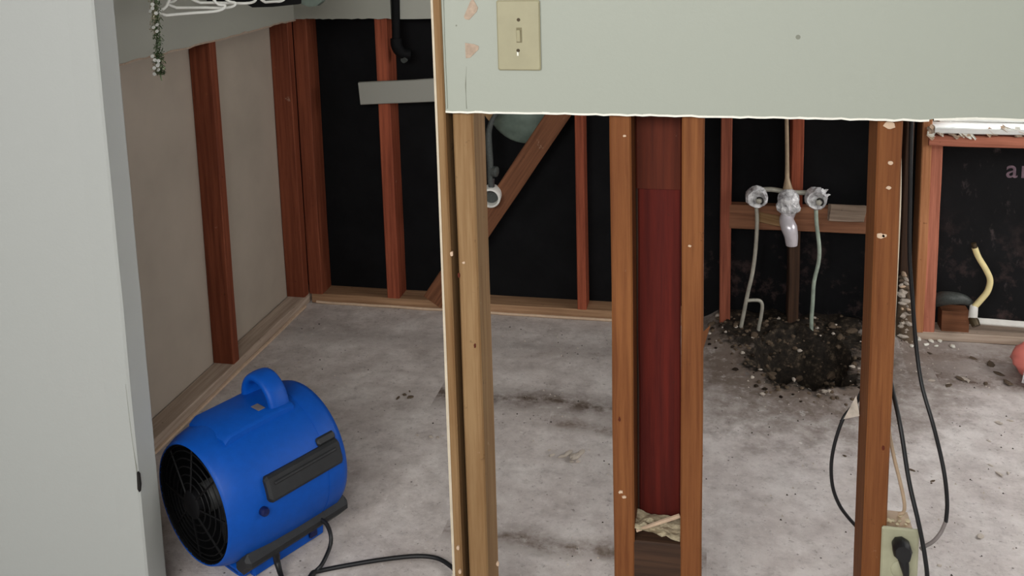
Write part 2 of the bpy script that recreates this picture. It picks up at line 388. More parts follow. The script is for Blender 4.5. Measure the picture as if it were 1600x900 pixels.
for j in range(len(ys)-1):
    for i in range(nx-1):
        mb.f.append((j*nx+i, j*nx+i+1, (j+1)*nx+i+1, (j+1)*nx+i)); mb.mi.append(0)
X0, X1, Y0, Y1 = xs[0], xs[-1], ys[0], ys[-1]
for q in (((-3.2,-2.6),(2.4,-2.6),(2.4,Y0),(-3.2,Y0)), ((-3.2,Y0),(X0,Y0),(X0,Y1),(-3.2,Y1)), ((X1,Y0),(2.4,Y0),(2.4,Y1),(X1,Y1))):
    mb.add([(x, y, 0) for x, y in q], [(0, 1, 2, 3)])
floor = struct(mb.build('floor', M['concrete'], smooth=True))
at_ = floor.data.attributes.new('soil', 'FLOAT', 'POINT')
at_.data.foreach_set('value', [soil_amount(v.co.x, v.co.y) if v.co.y > 2.4 else 0.0 for v in floor.data.vertices])

# ------------------------------------------------------------------ room shell
mb = MB(); mb.box((-0.4, 0.4, 2.45), (5.8, 6.2, 0.1)); struct(mb.build('ceiling', M['paint_left']))
mb = MB(); mb.box((2.35, 0.4, 1.2), (0.1, 6.0, 2.4)); struct(mb.build('wall_right', M['paint_left']))
mb = MB(); mb.box((-3.15, -0.5, 1.2), (0.1, 4.2, 2.4)); struct(mb.build('wall_far_left', M['paint_left']))

# near wall on the left: painted, with a narrow returned end
wn = wall_root('wall_near_left')
EX = -1.160
mb = MB(); mb.box(((EX-0.004-3.1)/2, 1.638, 1.2), (3.1+EX-0.004, 0.068, 2.4))
mb.build('drywall_panel', M['paint_left'], wn)
mb = MB(); rings = []
for i in range(25):                                                            # the corner bead, dented and slightly wavy
    z = 2.4*i/24; w = 0.0015*noise.noise((z*5, 1, 1)); w2 = 0.0022*noise.noise((z*7, 4, 1))
    rings.append([(EX-0.06, 1.6035, z), (EX-0.004+w, 1.6015, z), (EX+w, 1.6055, z), (EX+w, 1.665+w2, z), (EX-0.004+w, 1.6715+w2, z), (EX-0.06, 1.6715, z)])
mb.rings(rings); mb.build('corner_bead', M['paint_left'], wn)
mb = MB(); pts = [at(x, y, Y=1.6005) for x, y in ((214, 738), (217, 742), (219, 758), (218, 769), (215, 764))]
mb.prism([(p.x, p.z) for p in pts], 'y', 1.5995, 1.606); mb.build('gouge', M['dark'], wn)
mb = MB(); mb.tube([at(x, y, Y=1.6012) for x, y in ((196, 600), (203, 660), (209, 705), (214, 738))], [0.0002, 0.0004, 0.0004, 0.0008], 5); mb.build('hairline_crack', M['crack'], wn)

# ------------------------------------------------------------------ front stud wall with its drywall cut away
wf = wall_root('wall_front')
FY = 1.60
def dx(px, y=600): return at(px, y, Y=FY).x
def strip(name, poly, mat, y0=FY-0.013, y1=FY, parent=wf):
    m_ = MB(); m_.prism(poly, 'y', y0, y1); return m_.build(name, mat, parent)
XL = -0.461
low = ragged((XL, 1.113), (0.345, 1.112), 60, 0.0016, 3.0)+ragged((0.352, 1.1155), (2.3, 1.117), 60, 0.0022, 8.0)
strip('upper_drywall', [(XL, 2.4)]+low+[(2.3, 2.4)], M['paint'])
m_ = MB()
for i in range(len(low)-1):
    (xa, za), (xb, zb) = low[i], low[i+1]
    if i == 60: continue
    h = 0.0018+0.0025*max(0, noise.noise((i*0.9, 0, 2)))
    m_.prism([(xa, za-0.0025), (xb, zb-0.0025), (xb, zb+h*0.5), (xa, za+h*0.5)], 'y', FY-0.0142, FY-0.0132)
m_.build('torn_paper_edge', M['gyp'], wf)
plank('corner_bead', (XL+0.0018, FY-0.0132, 1.118), (XL+0.0018, FY-0.0132, 2.38), 0.0036, 0.002, M['paint'], wf, seg=20)
for poly in ([(735, 2), (739, -2), (747, 12), (745, 18), (733, 31), (727, 30), (725, 26)], [(727, 67), (741, 69), (748, 72), (748, 77), (735, 90), (728, 91)]):
    P = [at(x, y, Y=FY-0.013) for x, y in poly]
    m_ = MB(); m_.prism([(p.x, p.z) for p in P], 'y', FY-0.0142, FY-0.0128); m_.build('torn_paint_patch', M['tornbrown'], wf)
m_ = MB(); P = [at(x, y, Y=FY-0.0132) for x, y in ((729, 104), (728, 118), (727.5, 133), (728, 150), (729, 170))]
m_.tube(P, [0.0002, 0.0003, 0.0010, 0.0004, 0.0008], 5); m_.build('hairline_crack', M['crack'], wf)
for px, py, r in ((713, 40, 0.0016), (1247, 58, 0.004)):
    p = at(px, py, Y=FY-0.0131); m_ = MB(); m_.lathe([(0, 0.0002), (0, r), (0.003, r)], p, (0, 1, 0), 10); m_.build('nail_hole', M['crack'], wf)

def vstud(x0, x1, z0, z1, mat, y0=FY, depth=0.089, parent=wf, label=None, name='stud', lean=0.0):
    return plank(name, ((x0+x1)/2+lean, y0+depth/2, z0), ((x0+x1)/2, y0+depth/2, z1), x1-x0, depth, mat, parent, label=label)
# doorway end: white drywall edge, jamb board, double stud
vstud(-0.4808, -0.4792, 0.0, 2.38, M['edge'], FY-0.010, 0.113, name='drywall_edge')
vstud(-0.479, -0.4625, 0.0, 2.38, M['tan'], FY-0.012, 0.113, name='jamb_board', label='narrow pale jamb board at the doorway end of the stud wall')
vstud(-0.4625, -0.452, 0.0, 2.38, M['dark'], FY+0.045, 0.04, name='jamb_gap_shade')  # dark strip painting the shade in the gap behind the jamb
vstud(-0.452, -0.414, 0.0, 2.38, M['tan'], label='pale tan front stud at the doorway end')
vstud(-0.1705, -0.1325, 0.0, 2.38, M['orange'])
vstud(-0.0470, -0.0085, 0.0, 2.38, M['orange'], label='orange-brown front stud beside the dark red board')
vstud(0.2700, 0.3090, 0.0, 2.38, M['orange'], label='orange-brown front stud carrying the outlet box')
plank('bottom_plate', (-0.45, FY+0.045, 0.019), (0.31, FY+0.045, 0.019), 0.038, 0.089, M['plate'], wf)
# closed bay between two studs: two boards, a fire block and mortar on it
plank('back_board', (-0.0905, 1.684, 0.955), (-0.0905, 1.684, 2.3), 0.084, 0.010, M['umber'], wf, label='upper dark brown board closing the narrow stud bay')
plank('back_board', (-0.0890, 1.689, 0.04), (-0.0890, 1.689, 0.955), 0.079, 0.008, M['oxblood'], wf, label='lower dark red board closing the narrow stud bay')
plank('bay_gap_shade', (-0.128, 1.694, 0.04), (-0.128, 1.694, 2.3), 0.012, 0.010, M['dkwood'], wf)  # added dark strip, painted as the shade in the gap left of the boards
zb = at(1025, 850, Y=FY).z
plank('fire_block', (-0.1325, FY+0.045, zb-0.075), (-0.0470, FY+0.045, zb-0.075), 0.15, 0.086, M['dkwood'], wf)
m_ = MB()
grid = [[(-0.1315+0.083*i/10, FY+0.004+0.07*j/6) for i in range(11)] for j in range(7)]
for j in range(7):
    for i in range(11):
        x, y = grid[j][i]; u, v = i/10, j/6
        m_.v.append((x, y, zb+0.002+0.026*max(0, (1-0.8*u)*(1-0.5*v))*(0.8+0.5*noise.noise((x*60, y*60, 1)))+0.004*random.random()))
for j in range(6):
    for i in range(10): m_.f.append((j*11+i, j*11+i+1, (j+1)*11+i+1, (j+1)*11+i)); m_.mi.append(0)
o = m_.build('mortar_droppings', M['mortar'], wf); o['kind'] = 'stuff'
p0, p1 = at(994, 829, Y=FY+0.012), at(1062, 806, Y=FY+0.035)
plank('lath_strip', p0, p1, 0.007, 0.012, M['splash'], wf, face=(0, -0.8, 0.6))
# splinters on the stud edges
for (px, py, sx, sy) in ((1097, 536, 1110, 508), (1090, 640, 1097, 612), (1090, 716, 1099, 712)):
    a, b = at(px, py, Y=FY+0.03), at(sx, sy, Y=FY+0.05)
    m_ = MB(); m_.add([a+Vector((0, 0, -0.02)), a+Vector((0, 0, 0.02)), b, a+Vector((-0.004, 0.012, 0))], [(0, 1, 2), (1, 3, 2), (3, 0, 2), (0, 3, 1)]); m_.build('splinter', M['orange'], wf)
a, b = at(1336, 655, Y=FY+0.07), at(1340, 620, Y=FY+0.07)
m_ = MB(); m_.add([at(1338, 618, Y=FY+0.08), at(1343, 650, Y=FY+0.06), at(1318, 655, Y=FY+0.08), at(1326, 646, Y=FY+0.09)], [(0, 1, 2), (0, 2, 3), (0, 3, 1), (1, 3, 2)]); m_.build('cord_glint', M['rubble'], wf)  # pale piece in place of light reflected off the cord
# plaster splashes and knots
def blob(name, px, py, Y, r, mat, parent, zs=1.6, d=0.002):
    p = at(px, py, Y=Y); n = 9; sd = random.random()*50
    poly = [(p.x+r*math.cos(6.283*k/n)*(0.75+0.5*noise.noise((sd, k, 0))), p.z+zs*r*math.sin(6.283*k/n)*(0.75+0.5*noise.noise((sd, k, 5)))) for k in range(n)]
    m_ = MB(); m_.prism(poly, 'y', Y-d, Y+0.001); return m_.build(name, mat, parent)
for px, py, r in ((976, 212, 0.004), (970, 768, 0.006), (975, 776, 0.005), (1390, 195, 0.012), (1391, 254, 0.006), (1388, 293, 0.005), (1375, 368, 0.010), (725, 410, 0.004), (1078, 384, 0.004), (1382, 368, 0.005)):
    blob('plaster_splash', px, py, FY, r, M['splash'], wf, 0.7)
for px, py, r in ((742, 540, 0.003), (717, 430, 0.003), (968, 655, 0.003), (1380, 700, 0.003)):
    blob('knot', px, py, FY, r, M['umber'], wf, 2.0, 0.0008)
for px, py in ((716, 855), (719, 892), (706, 396), (778, 880)):
    blob('paint_chip', px, py, FY-0.0125 if px < 721 else FY+0.03, 0.004, M['splash'], wf, 1.5, 0.003)

# ------------------------------------------------------------------ left wall of the closet bay
wl = wall_root('wall_left')
LX = -1.51
m_ = MB(); n = 22                                                               # the neighbour room's board seen from behind, slightly bowed
for j in range(9):
    for i in range(n+1):
        y, z = 1.67+1.65*i/n, 2.4*j/8
        m_.v.append((-1.584+0.004*noise.noise((y*3, z*2, 0)), y, z))
for j in range(8):
    for i in range(n): m_.f.append((j*(n+1)+i, j*(n+1)+i+1, (j+1)*(n+1)+i+1, (j+1)*(n+1)+i)); m_.mi.append(0)
m_.build('backing_panel', M['panel'], wl, smooth=True)
def lstud(yc, w, mat, label=None): return plank('stud', (LX-0.037, yc, 0.038), (LX-0.037, yc, 2.38), 0.074, w, mat, wl, face=(0, -1, 0), label=label)
lstud(2.645, 0.038, M['leftred'], 'dark reddish stud midway along the left wall')
lstud(3.1985, 0.041, M['leftred'], 'reddish corner stud of the left wall')
lstud(2.08, 0.038, M['redfir'])
plank('bottom_plate', (LX-0.036, 1.68, 0.019), (LX-0.036, 3.30, 0.019), 0.072, 0.038, M['dusty'], wl, face=(0, 0, 1))
m_ = MB(); m_.tube([(LX+0.004+0.003*noise.noise((y*4, 0, 0)), y, 0.006) for y in [1.7+0.07*i for i in range(22)]], 0.006, 5); m_.build('paint_line', M['splash'], wl)
m_ = MB(); lowl = ragged((1.68, CUT), (3.225, CUT), 50, 0.004, 5.0)
m_.prism([(1.68, 2.4)]+lowl+[(3.225, 2.4)], 'x', LX+0.0005, LX+0.014); m_.build('upper_drywall', M['paint_grey'], wl)
m_ = MB()
for i in range(50):
    (ya, za), (yb, zb_) = lowl[i], lowl[i+1]; m_.prism([(ya, za-0.002), (yb, zb_-0.002), (yb, zb_+0.003), (ya, za+0.003)], 'x', LX+0.0142, LX+0.0152)
m_.build('torn_paper_edge', M['tornbrown'], wl)

# ------------------------------------------------------------------ back wall: black felt behind studs
wk = wall_root('wall_back')
BY = 3.22
WX0, WX1, WZ0, WZ1 = 0.745, 1.70, 0.745, 1.75                                     # window opening above the sill at the right
m_ = MB()
for x0, x1, z0, z1 in ((-1.62, WX0, 0, 2.4), (WX1, 2.3, 0, 2.4), (WX0, WX1, 0, WZ0), (WX0, WX1, WZ1, 2.4)):
    m_.box(((x0+x1)/2, BY+0.0995, (z0+z1)/2-0.1), (x1-x0, 0.018, z1-z0+(0.2 if z0 == 0 else 0)))
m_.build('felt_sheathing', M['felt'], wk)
def bstud(px0, px1, mat, z0=0.038, z1=2.38, depth=0.089, label=None, yref=400, y0=BY):
    x0, x1 = at(px0, yref, Y=y0).x, at(px1, yref, Y=y0).x
    return vstud(x0, x1, z0, z1, mat, y0, depth, wk, label)
vstud(-1.5095, -1.455, 0.038, 2.38, M['leftred'], BY-0.002, 0.09, wk, 'bright reddish stud in the back left corner')
bstud(602, 621, M['back'], label='reddish back stud crossed by the tilted grey board')
bstud(901, 914.5, M['back'], label='thin reddish back stud right of the diagonal brace')
bstud(1125, 1142, M['redfir'], z0=0.02, label='reddish back stud left of the tub valves')
zblk = at(1240, 330, Y=BY).z
bstud(1233, 1252, M['back'], z0=zblk, label='dark reddish back stud above the tub valve blocking')
bstud(1233, 1250, M['dkwood'], z0=0.01, z1=zblk, label='dirty dark back stud below the tub valve blocking')
bstud(1408, 1421, M['dkwood'])
plank('stud', (at(1441, 400, Y=BY).x, BY+0.0445, 0.03), (at(1441, 400, Y=BY).x, BY+0.0445, 2.3), 0.030, 0.089, M['trimmer'], wk, label='tan trimmer stud left of the window opening')
plank('stud', (at(1457, 400, Y=BY).x, BY+0.0495, 0.03), (at(1457, 400, Y=BY).x, BY+0.0495, WZ0-0.05), 0.038, 0.085, M['pinkfir'], wk, label='pinkish red stud under the window sill')
plank('sill_plate', (-1.50, BY+0.045, 0.019), (-0.06, BY+0.045, 0.019), 0.09, 0.038, M['plate'], wk, face=(0, 0, 1), label='brown dusty sill plate along the black back wall')
plank('sill_plate', (0.66, BY+0.05, 0.016), (1.45, BY+0.05, 0.016), 0.09, 0.03, M['dusty'], wk, face=(0, 0, 1))
m_ = MB(); m_.tube([(x, BY-0.004+0.003*noise.noise((x*4, 0, 0)), 0.006+0.003*noise.noise((x*9, 1, 1))) for x in [-1.48+0.05*i for i in range(27)]], 0.006, 5); m_.build('paint_line', M['splash'], wk)
# let-in diagonal brace
b0, b1 = at(873, 178, Y=BY-0.002), at(692, 447, Y=BY-0.002)
dr = (b0-b1).normalized()
plank('diagonal_brace', b1-dr*0.075, b0+dr*0.35, 0.078, 0.019, M['brace'], wk, label='brown diagonal brace across the black back wall')
# blocking behind the valves
plank('blocking', (at(1140, 340, Y=BY-0.004).x, BY+0.018, at(1240, 342, Y=BY).z), (at(1398, 345, Y=BY-0.004).x, BY+0.018, at(1240, 342, Y=BY).z-0.001), 0.086, 0.038, M['block'], wk, label='reddish brown blocking board behind the tub valves')
zc = at(1320, 338, Y=BY-0.012).z
plank('weathered_scrap', (at(1296, 338, Y=BY-0.012).x, BY-0.010, zc+0.012), (at(1352, 340, Y=BY-0.012).x, BY-0.010, zc+0.008), 0.058, 0.012, M['weather'], wk, ends=0.006, rag=0.004, label='grey weathered scrap nailed over the right end of the blocking')
plank('blocking_chip', (at(1186, 330, Y=BY-0.006).x, BY-0.008, at(1200, 338, Y=BY).z), (at(1222, 344, Y=BY-0.006).x, BY-0.006, at(1216, 346, Y=BY).z), 0.035, 0.008, M['tan'], wk, ends=0.006, rag=0.004)
# drywall left above the cut
px = lambda p: at(p, 29, Y=BY-0.013).x
for xa, xb, sd in ((LX+0.014, px(611), 1.0), (px(625), 0.62, 4.0)):
    lo = ragged((xa, CUT+0.004), (xb, CUT+0.004), 30, 0.003, sd)
    m_ = MB(); m_.prism([(xa, 2.4)]+lo+[(xb, 2.4)], 'y', BY-0.0135, BY-0.0025); m_.build('upper_drywall', M['paint_grey'], wk)
# tilted ledger board
a, b = at(563, 146, Y=BY-0.012), at(760, 136, Y=BY-0.012)
o = plank('ledger_board', (a.x, BY-0.013, a.z), (b.x, BY-0.013, b.z), at(563, 128, Y=BY-0.02).z-at(563, 163, Y=BY-0.02).z, 0.019, M['paint_board'], wk, label='light grey painted board nailed slightly tilted across the back stud')
# right end: window sill, window and header
w1 = struct(bpy.data.objects.new('window_1', None)); C.objects.link(w1)
plank('window_stool', (WX0-0.03, BY+0.03, WZ0-0.010), (WX1+0.03, BY+0.03, WZ0-0.018), 0.10, 0.020, M['trimw'], w1, face=(0, 0, 1), rag=0.003, seg=24)
for a, b in (((WX0+0.02, BY+0.085, WZ0), (WX0+0.02, BY+0.085, WZ1)), ((WX1-0.02, BY+0.085, WZ0), (WX1-0.02, BY+0.085, WZ1))): plank('frame_stile', a, b, 0.04, 0.035, M['trimw'], w1)
for z in (WZ0+0.02, (WZ0+WZ1)/2, WZ1-0.02): plank('frame_rail', (WX0+0.04, BY+0.085, z), (WX1-0.04, BY+0.085, z), 0.04, 0.03, M['trimw'], w1)
for z0, z1 in ((WZ0+0.04, (WZ0+WZ1)/2-0.02), ((WZ0+WZ1)/2+0.02, WZ1-0.04)):
    m_ = MB(); m_.box(((WX0+WX1)/2, BY+0.087, (z0+z1)/2), (WX1-WX0-0.08, 0.004, z1-z0)); m_.build('pane', M['glass'], w1)
plank('rough_sill', (WX0-0.045, BY+0.03, WZ0-0.046), (WX1, BY+0.03, WZ0-0.052), 0.036, 0.09, M['pinkfir'], wk, rag=0.002, label='reddish rough sill board under the white window sill')
for k in range(34):                                                             # torn paper scraps on the rough sill
    px_ = random.choice([random.uniform(1450, 1520), random.uniform(1540, 1600)]); py_ = random.uniform(198, 213)
    p = at(px_, py_, Y=BY-0.017); l = random.uniform(0.005, 0.014); an = random.uniform(-0.9, 0.3)
    plank('paper_scrap', p-Vector((math.cos(an), 0, math.sin(an)))*l, p+Vector((math.cos(an), 0, math.sin(an)))*l, random.uniform(0.006, 0.014), 0.0015, M[random.choice(['splash', 'gyp', 'tornbrown'])], wk, face=(0, -0.9, 0.3), seg=3, rag=0.002, ends=0.004)
# printed letters on the felt
cu = bpy.data.curves.new('printed_letters', 'FONT'); cu.body = 'ar'; cu.size = 0.088; cu.extrude = 0.0006; cu.offset = 0.0006; cu.space_character = 1.12
t_ = bpy.data.objects.new('printed_letters', cu); C.objects.link(t_); cu.materials.append(M['print']); t_.parent = wk
p = at(1571, 277, Y=BY+0.0898); t_.location = p; t_.rotation_euler = (math.pi/2, 0, 0); t_['label'] = 'pinkish grey printed letters on the black felt'
# strip lying along the wall foot
a, b = at(1530, 503, Y=BY+0.0), at(1625, 515, Y=BY-0.0)
plank('base_strip', (a.x, BY+0.035, a.z-0.012), (b.x+0.45, BY+0.035, b.z-0.012), 0.022, 0.012, M['pvc'], wk, face=(0, -0.6, 0.8), label='white strip lying along the foot of the black wall')
plank('blocking', (at(1472, 490, Y=BY+0.02).x, BY+0.05, 0.065), (at(1515, 492, Y=BY+0.02).x, BY+0.05, 0.065), 0.075, 0.06, M['brace'], wk, label='short brown block at the foot of the black wall under the yellow tube')

# ------------------------------------------------------------------ light switch and outlet
p = at(810, 55, Y=FY-0.0135)
sw = thing('light_switch', 'almond light switch plate without its toggle on the pale upper wall', 'switch', (p.x, FY-0.013, p.z))
c0, c1 = at(775.5, 0, Y=FY-0.016), at(845.5, 108, Y=FY-0.016)
m_ = MB(); m_.box(((c0.x+c1.x)/2, FY-0.0160, p.z), (c1.x-c0.x, 0.122, 0.006), Matrix.Rotation(math.pi/2, 3, 'X'), 0.0022); m_.build('cover_plate', M['almond'], sw)
m_ = MB(); q = at(811, 55, Y=FY-0.02); m_.box((q.x, FY-0.0192, q.z), (0.0095, 0.0012, 0.026)); m_.build('toggle_slot', M['slot'], sw)
m_ = MB(); m_.box((q.x-0.001, FY-0.0205, q.z-0.001), (0.0072, 0.004, 0.021), Matrix.Rotation(0.12, 3, 'X'), 0.001); m_.build('toggle', M['almond'], sw)
for px_, py_ in ((810, 31), (809.5, 79)):
    s_ = at(px_, py_, Y=FY-0.0195); m_ = MB(); m_.lathe([(0.002, 0.0031), (0, 0.0030), (-0.0006, 0.0022), (-0.0006, 0.0001)], s_, (0, 1, 0), 12); m_.build('screw', M['screw'], sw)
m_ = MB(); q = at(809, 84, Y=FY-0.0192); m_.box((q.x, FY-0.0192, q.z), (0.0026, 0.0008, 0.007)); m_.build('screw_scratch', M['gyp'], sw)

c0, c1 = at(1378, 822, Y=FY-0.006), at(1437, 822, Y=FY-0.006)
ztop = c0.z
ot = thing('wall_outlet', 'greenish ivory electrical outlet box low on the right front stud', 'outlet', ((c0.x+c1.x)/2, FY, ztop-0.115))
xc, wd = (c0.x+c1.x)/2, c1.x-c0.x
m_ = MB(); m_.box((xc, FY-0.005, ztop-0.0575), (wd, 0.115, 0.007), Matrix.Rotation(math.pi/2, 3, 'X'), 0.0025); m_.build('cover_plate', M['ivory'], ot)
m_ = MB(); m_.box((xc-0.002, FY+0.028, ztop-0.058), (wd-0.012, 0.056, 0.098)); m_.build('box', M['tancable'], ot)
for zz in (ztop-0.036, ztop-0.078):
    m_ = MB(); m_.lathe([(0.003, 0.0165), (0, 0.0165), (-0.0015, 0.015), (-0.0015, 0.0005)], (xc+0.002, FY-0.0085, zz), (0, 1, 0), 24); m_.build('receptacle', M['ivory'], ot, smooth=True)
m_ = MB(); m_.lathe([(0, 0.0032), (-0.0008, 0.0024), (-0.0008, 0.0002)], (xc, FY-0.0088, ztop-0.057), (0, 1, 0), 12); m_.build('screw', M['screw'], ot)
# dust on the box
for k in range(9):
    m_ = MB(); r = random.uniform(0.003, 0.006); q = Vector((xc-0.022+0.005*k, FY+random.uniform(0.008, 0.045), ztop-0.008+r*0.4))
    m_.lathe([(-r*0.5, r*0.5), (0, r), (r*0.5, r*0.4)], q, (random.random()-0.5, random.random()-0.5, 1), 6, cap=True)
    tag(m_.build('plaster_crumb', M['mortar']), 'plaster crumb on top of the outlet box, %s from left' % ('1st 2nd 3rd 4th 5th 6th 7th 8th 9th'.split()[k]), 'rubble', 'crumbs on the outlet box')

pl = thing('power_plug', 'black plug in the low outlet with its cord hanging down', 'plug', (xc, FY-0.01, ztop-0.036))
q = at(1408, 857, Y=FY-0.02)
m_ = MB(); R = Matrix.Rotation(0.0, 3, 'X')
m_.rings([[Vector((q.x+x*s, FY-0.010-dy_, q.z+z*s)) for x, z in ((-0.015, 0.006), (-0.010, 0.015), (0.002, 0.018), (0.013, 0.012), (0.017, 0.0), (0.014, -0.016), (0.0, -0.021), (-0.013, -0.010))] for s, dy_ in ((0.9, 0), (1.0, 0.006), (1.0, 0.018), (0.8, 0.026))]); m_.build('plug_body', M['cord'], pl, smooth=True)
m_ = MB(); m_.tube([(q.x+0.002, FY-0.022, q.z-0.012), (q.x+0.006, FY-0.026, q.z-0.030), (q.x+0.010, FY-0.024, q.z-0.055), (q.x+0.014, FY-0.020, q.z-0.11), (q.x+0.012, FY-0.02, q.z-0.19), (q.x+0.05, FY-0.05, 0.006), (q.x+0.25, FY-0.2, 0.006)], [0.010, 0.0075, 0.0045, 0.0038, 0.0038, 0.0038, 0.0038], 8); m_.build('cord', M['cord'], pl, smooth=True)

def cable(name, pts, r, mat, label, cat='cable', parent=None, n=8):
    m_ = MB(); m_.tube(pts, r, n, 5); o = m_.build(name, mat, parent, smooth=True)
    return tag(o, label, cat) if parent is None else o
# black cords hanging at the right of the stud
ca = thing('hanging_cord', 'long black cord hanging right of the outlet stud and looping back to the outlet', 'cord', at(1430, 500, Y=FY+0.10))
Pa = [(1424, 180, .10), (1422, 300, .10), (1421, 395, .10), (1426, 470, .10), (1431, 535, .10), (1440, 600, .08), (1457, 660, .05), (1470, 712, .04), (1477, 750, .03), (1480, 788, .03), (1478, 815, .03)]
cable('cord_run', [at(x, y, Y=FY+d) for x, y, d in Pa], 0.0036, M['cord'], '', parent=ca)
cable('cord_end', [at(x, y, Y=FY+d) for x, y, d in ((1478, 814, .03), (1470, 832, .03), (1458, 846, .02), (1446, 853, .012), (1438, 858, .008))], 0.0034, M['greycord'], '', parent=ca)
Pb = [(1378, 530, .10), (1387, 570, .095), (1393, 602, .08), (1407, 667, .03), (1420, 750, .0), (1433, 807, -.02), (1441, 845, -.025), (1446, 875, -.03), (1449, 905, -.03), (1452, 990, -.03)]
cable('extension_cord', [at(x, y, Y=FY+d) for x, y, d in Pb], 0.0038, M['cord'], 'black cord running down from behind the right stud past the outlet edge', 'cord')
Pc = [(1350, 600, .11), (1340, 626, .11), (1328, 640, .11), (1317, 655, .10), (1305, 690, .10), (1299, 725, .10), (1301, 760, .10), (1311, 788, .10), (1325, 808, .10), (1345, 830, .10)]
cable('cord_loop', [at(x, y, Y=FY+d) for x, y, d in Pc], 0.0034, M['cord'], 'black cord bowing out on the left side of the right stud', 'cord')
# house wiring down the stud
Pw = [(1401, 150), (1404, 184), (1405, 300), (1401, 400), (1397, 480), (1393, 540), (1388, 590), (1386, 650), (1384, 730), (1383, 800)]
cable('white_cable', [at(x, y, Y=FY+0.02) for x, y in Pw], [0.0036]*10, M['romex'], 'off-white wiring cable stapled down the right side of the front stud')
Pt = [(1399, 300), (1400, 360), (1395, 440), (1396, 520), (1389, 600), (1388, 660), (1396, 710), (1407, 755), (1413, 785), (1412, 800), (1404, 803)]
cable('tan_cable', [at(x, y, Y=FY+0.035) for x, y in Pt], 0.0032, M['tancable'], 'brownish wiring cable bending into the top of the outlet box')

# ------------------------------------------------------------------ tub valves on the back wall
VY = BY-0.055
tv = thing('tub_valve_assembly', 'grey three-part tub valve with plastic-wrapped stems, spout and supply pipes', 'plumbing', (at(1232, 312, Y=VY).x, VY, 0.02))
def P(x, y, d=0.0): return at(x, y, Y=VY+d)
def knob(px_, py_):
    c = P(px_, py_); m_ = MB(); n = 16; rings = []
    for k, (t, r) in enumerate(((0.05, 0.020), (0.03, 0.032), (0.008, 0.0375), (-0.012, 0.036), (-0.024, 0.030), (-0.020, 0.022), (-0.012, 0.012))):
        rings.append([c+Vector((math.cos(6.283*j/n), 0, math.sin(6.283*j/n)))*r*(1+0.13*noise.noise((px_+j*1.3, k*0.8, 1)))+Vector((0, t, 0)) for j in range(n)])
    m_.rings(rings); b = m_.build('wrapped_stem', M['film'], tv)
    m_ = MB(); m_.lathe([(0.0, 0.010), (-0.030, 0.009), (-0.032, 0.006), (-0.032, 0.0005)], c+Vector((0.006, 0, -0.006)), (0, 1, 0), 14); s_ = m_.build('stem_end', M['galv'], b, smooth=True)
    m_ = MB(); m_.tube([c+Vector((0.008+0.012*math.cos(a), -0.030, -0.004+0.012*math.sin(a))) for a in (-1.2, -0.5, 0.2, 0.9, 1.6, 2.3)], 0.0026, 6); m_.build('washer', M['dark'], b, smooth=True)
    return c
kl, kr = knob(1182, 308), knob(1275, 310)
c = P(1232, 312); m_ = MB(); n = 20; rings = []                                   # pleated plastic round the middle outlet
for k in range(9):
    t = k/8; zz = 0.038-0.092*t; r = [0.010, 0.026, 0.034, 0.036, 0.035, 0.034, 0.036, 0.034, 0.022][k]
    am = 0.0 if k < 5 else 0.16
    rings.append([c+Vector((math.cos(6.283*j/n)*r*(1+am*(1 if j % 2 else -1)), math.sin(6.283*j/n)*r*0.9*(1+am*(1 if j % 2 else -1)), zz+(0.008*(j % 2) if k > 5 else 0))) for j in range(n)])
m_.rings(rings); m_.build('wrapped_outlet', M['film'], tv)
m_ = MB(); m_.tube([P(1236, 330, 0.03), P(1229, 342, 0.0), P(1233, 356, -0.02), P(1236, 368, -0.025), P(1237, 383, -0.025)], [0.018, 0.024, 0.027, 0.023, 0.019], 14, 4); m_.build('spout', M['spout'], tv, smooth=True)
m_ = MB(); m_.tube([P(1182, 297, 0.025), P(1205, 296, 0.02), P(1232, 300, 0.015), P(1258, 301, 0.02), P(1275, 300, 0.025)], 0.0085, 10); m_.build('cross_pipe', M['galv'], tv, smooth=True)
m_ = MB(); m_.tube([P(1227, 120, 0.03), P(1229, 183, 0.03), P(1230, 250, 0.025), P(1230, 278, 0.02), P(1231, 296, 0.01)], [0.0065, 0.0065, 0.0068, 0.008, 0.018], 10); m_.build('shower_riser', M['riser'], tv, smooth=True)
g = lambda x, y: at(x, y, Y=VY+0.02)
m_ = MB(); m_.tube([P(1182, 325, 0.02), g(1183, 345), g(1181, 385), g(1176, 425), g(1168, 460), g(1161, 495), g(1154, 530), g(1152, 545)], 0.0068, 10); m_.build('supply_pipe', M['galv'], tv, smooth=True)
m_ = MB(); m_.tube([g(1165, 470), g(1177, 469), g(1187, 470), g(1191, 477), g(1189, 495), g(1185, 515), g(1183, 535), g(1183, 548)], 0.0062, 10); m_.build('branch_pipe', M['galv'], tv, smooth=True)
m_ = MB(); m_.tube([P(1275, 328, 0.02), g(1276, 350), g(1280, 385), g(1279, 410), g(1272, 440), g(1270, 470), g(1268, 500), g(1268, 530)], 0.0068, 10); m_.build('supply_pipe', M['verdigris'], tv, smooth=True)
m_ = MB()
for k in range(4):                                                               # frayed wrapping
    a = random.uniform(0.1, 1.5); q = kr+Vector((math.cos(a)*0.034, -0.005, math.sin(a)*0.034)); l = random.uniform(0.006, 0.020)
    w = Vector((math.cos(a+0.5*random.uniform(-1, 1)), random.uniform(-.3, .1), math.sin(a)))*l
    m_.tube([q, q+w*0.5+Vector((0, 0, 0.002)), q+w], [0.007, 0.004, 0.0006], 6, 2)
m_.build('frayed_wrap', M['film'], tv)['kind'] = 'stuff'

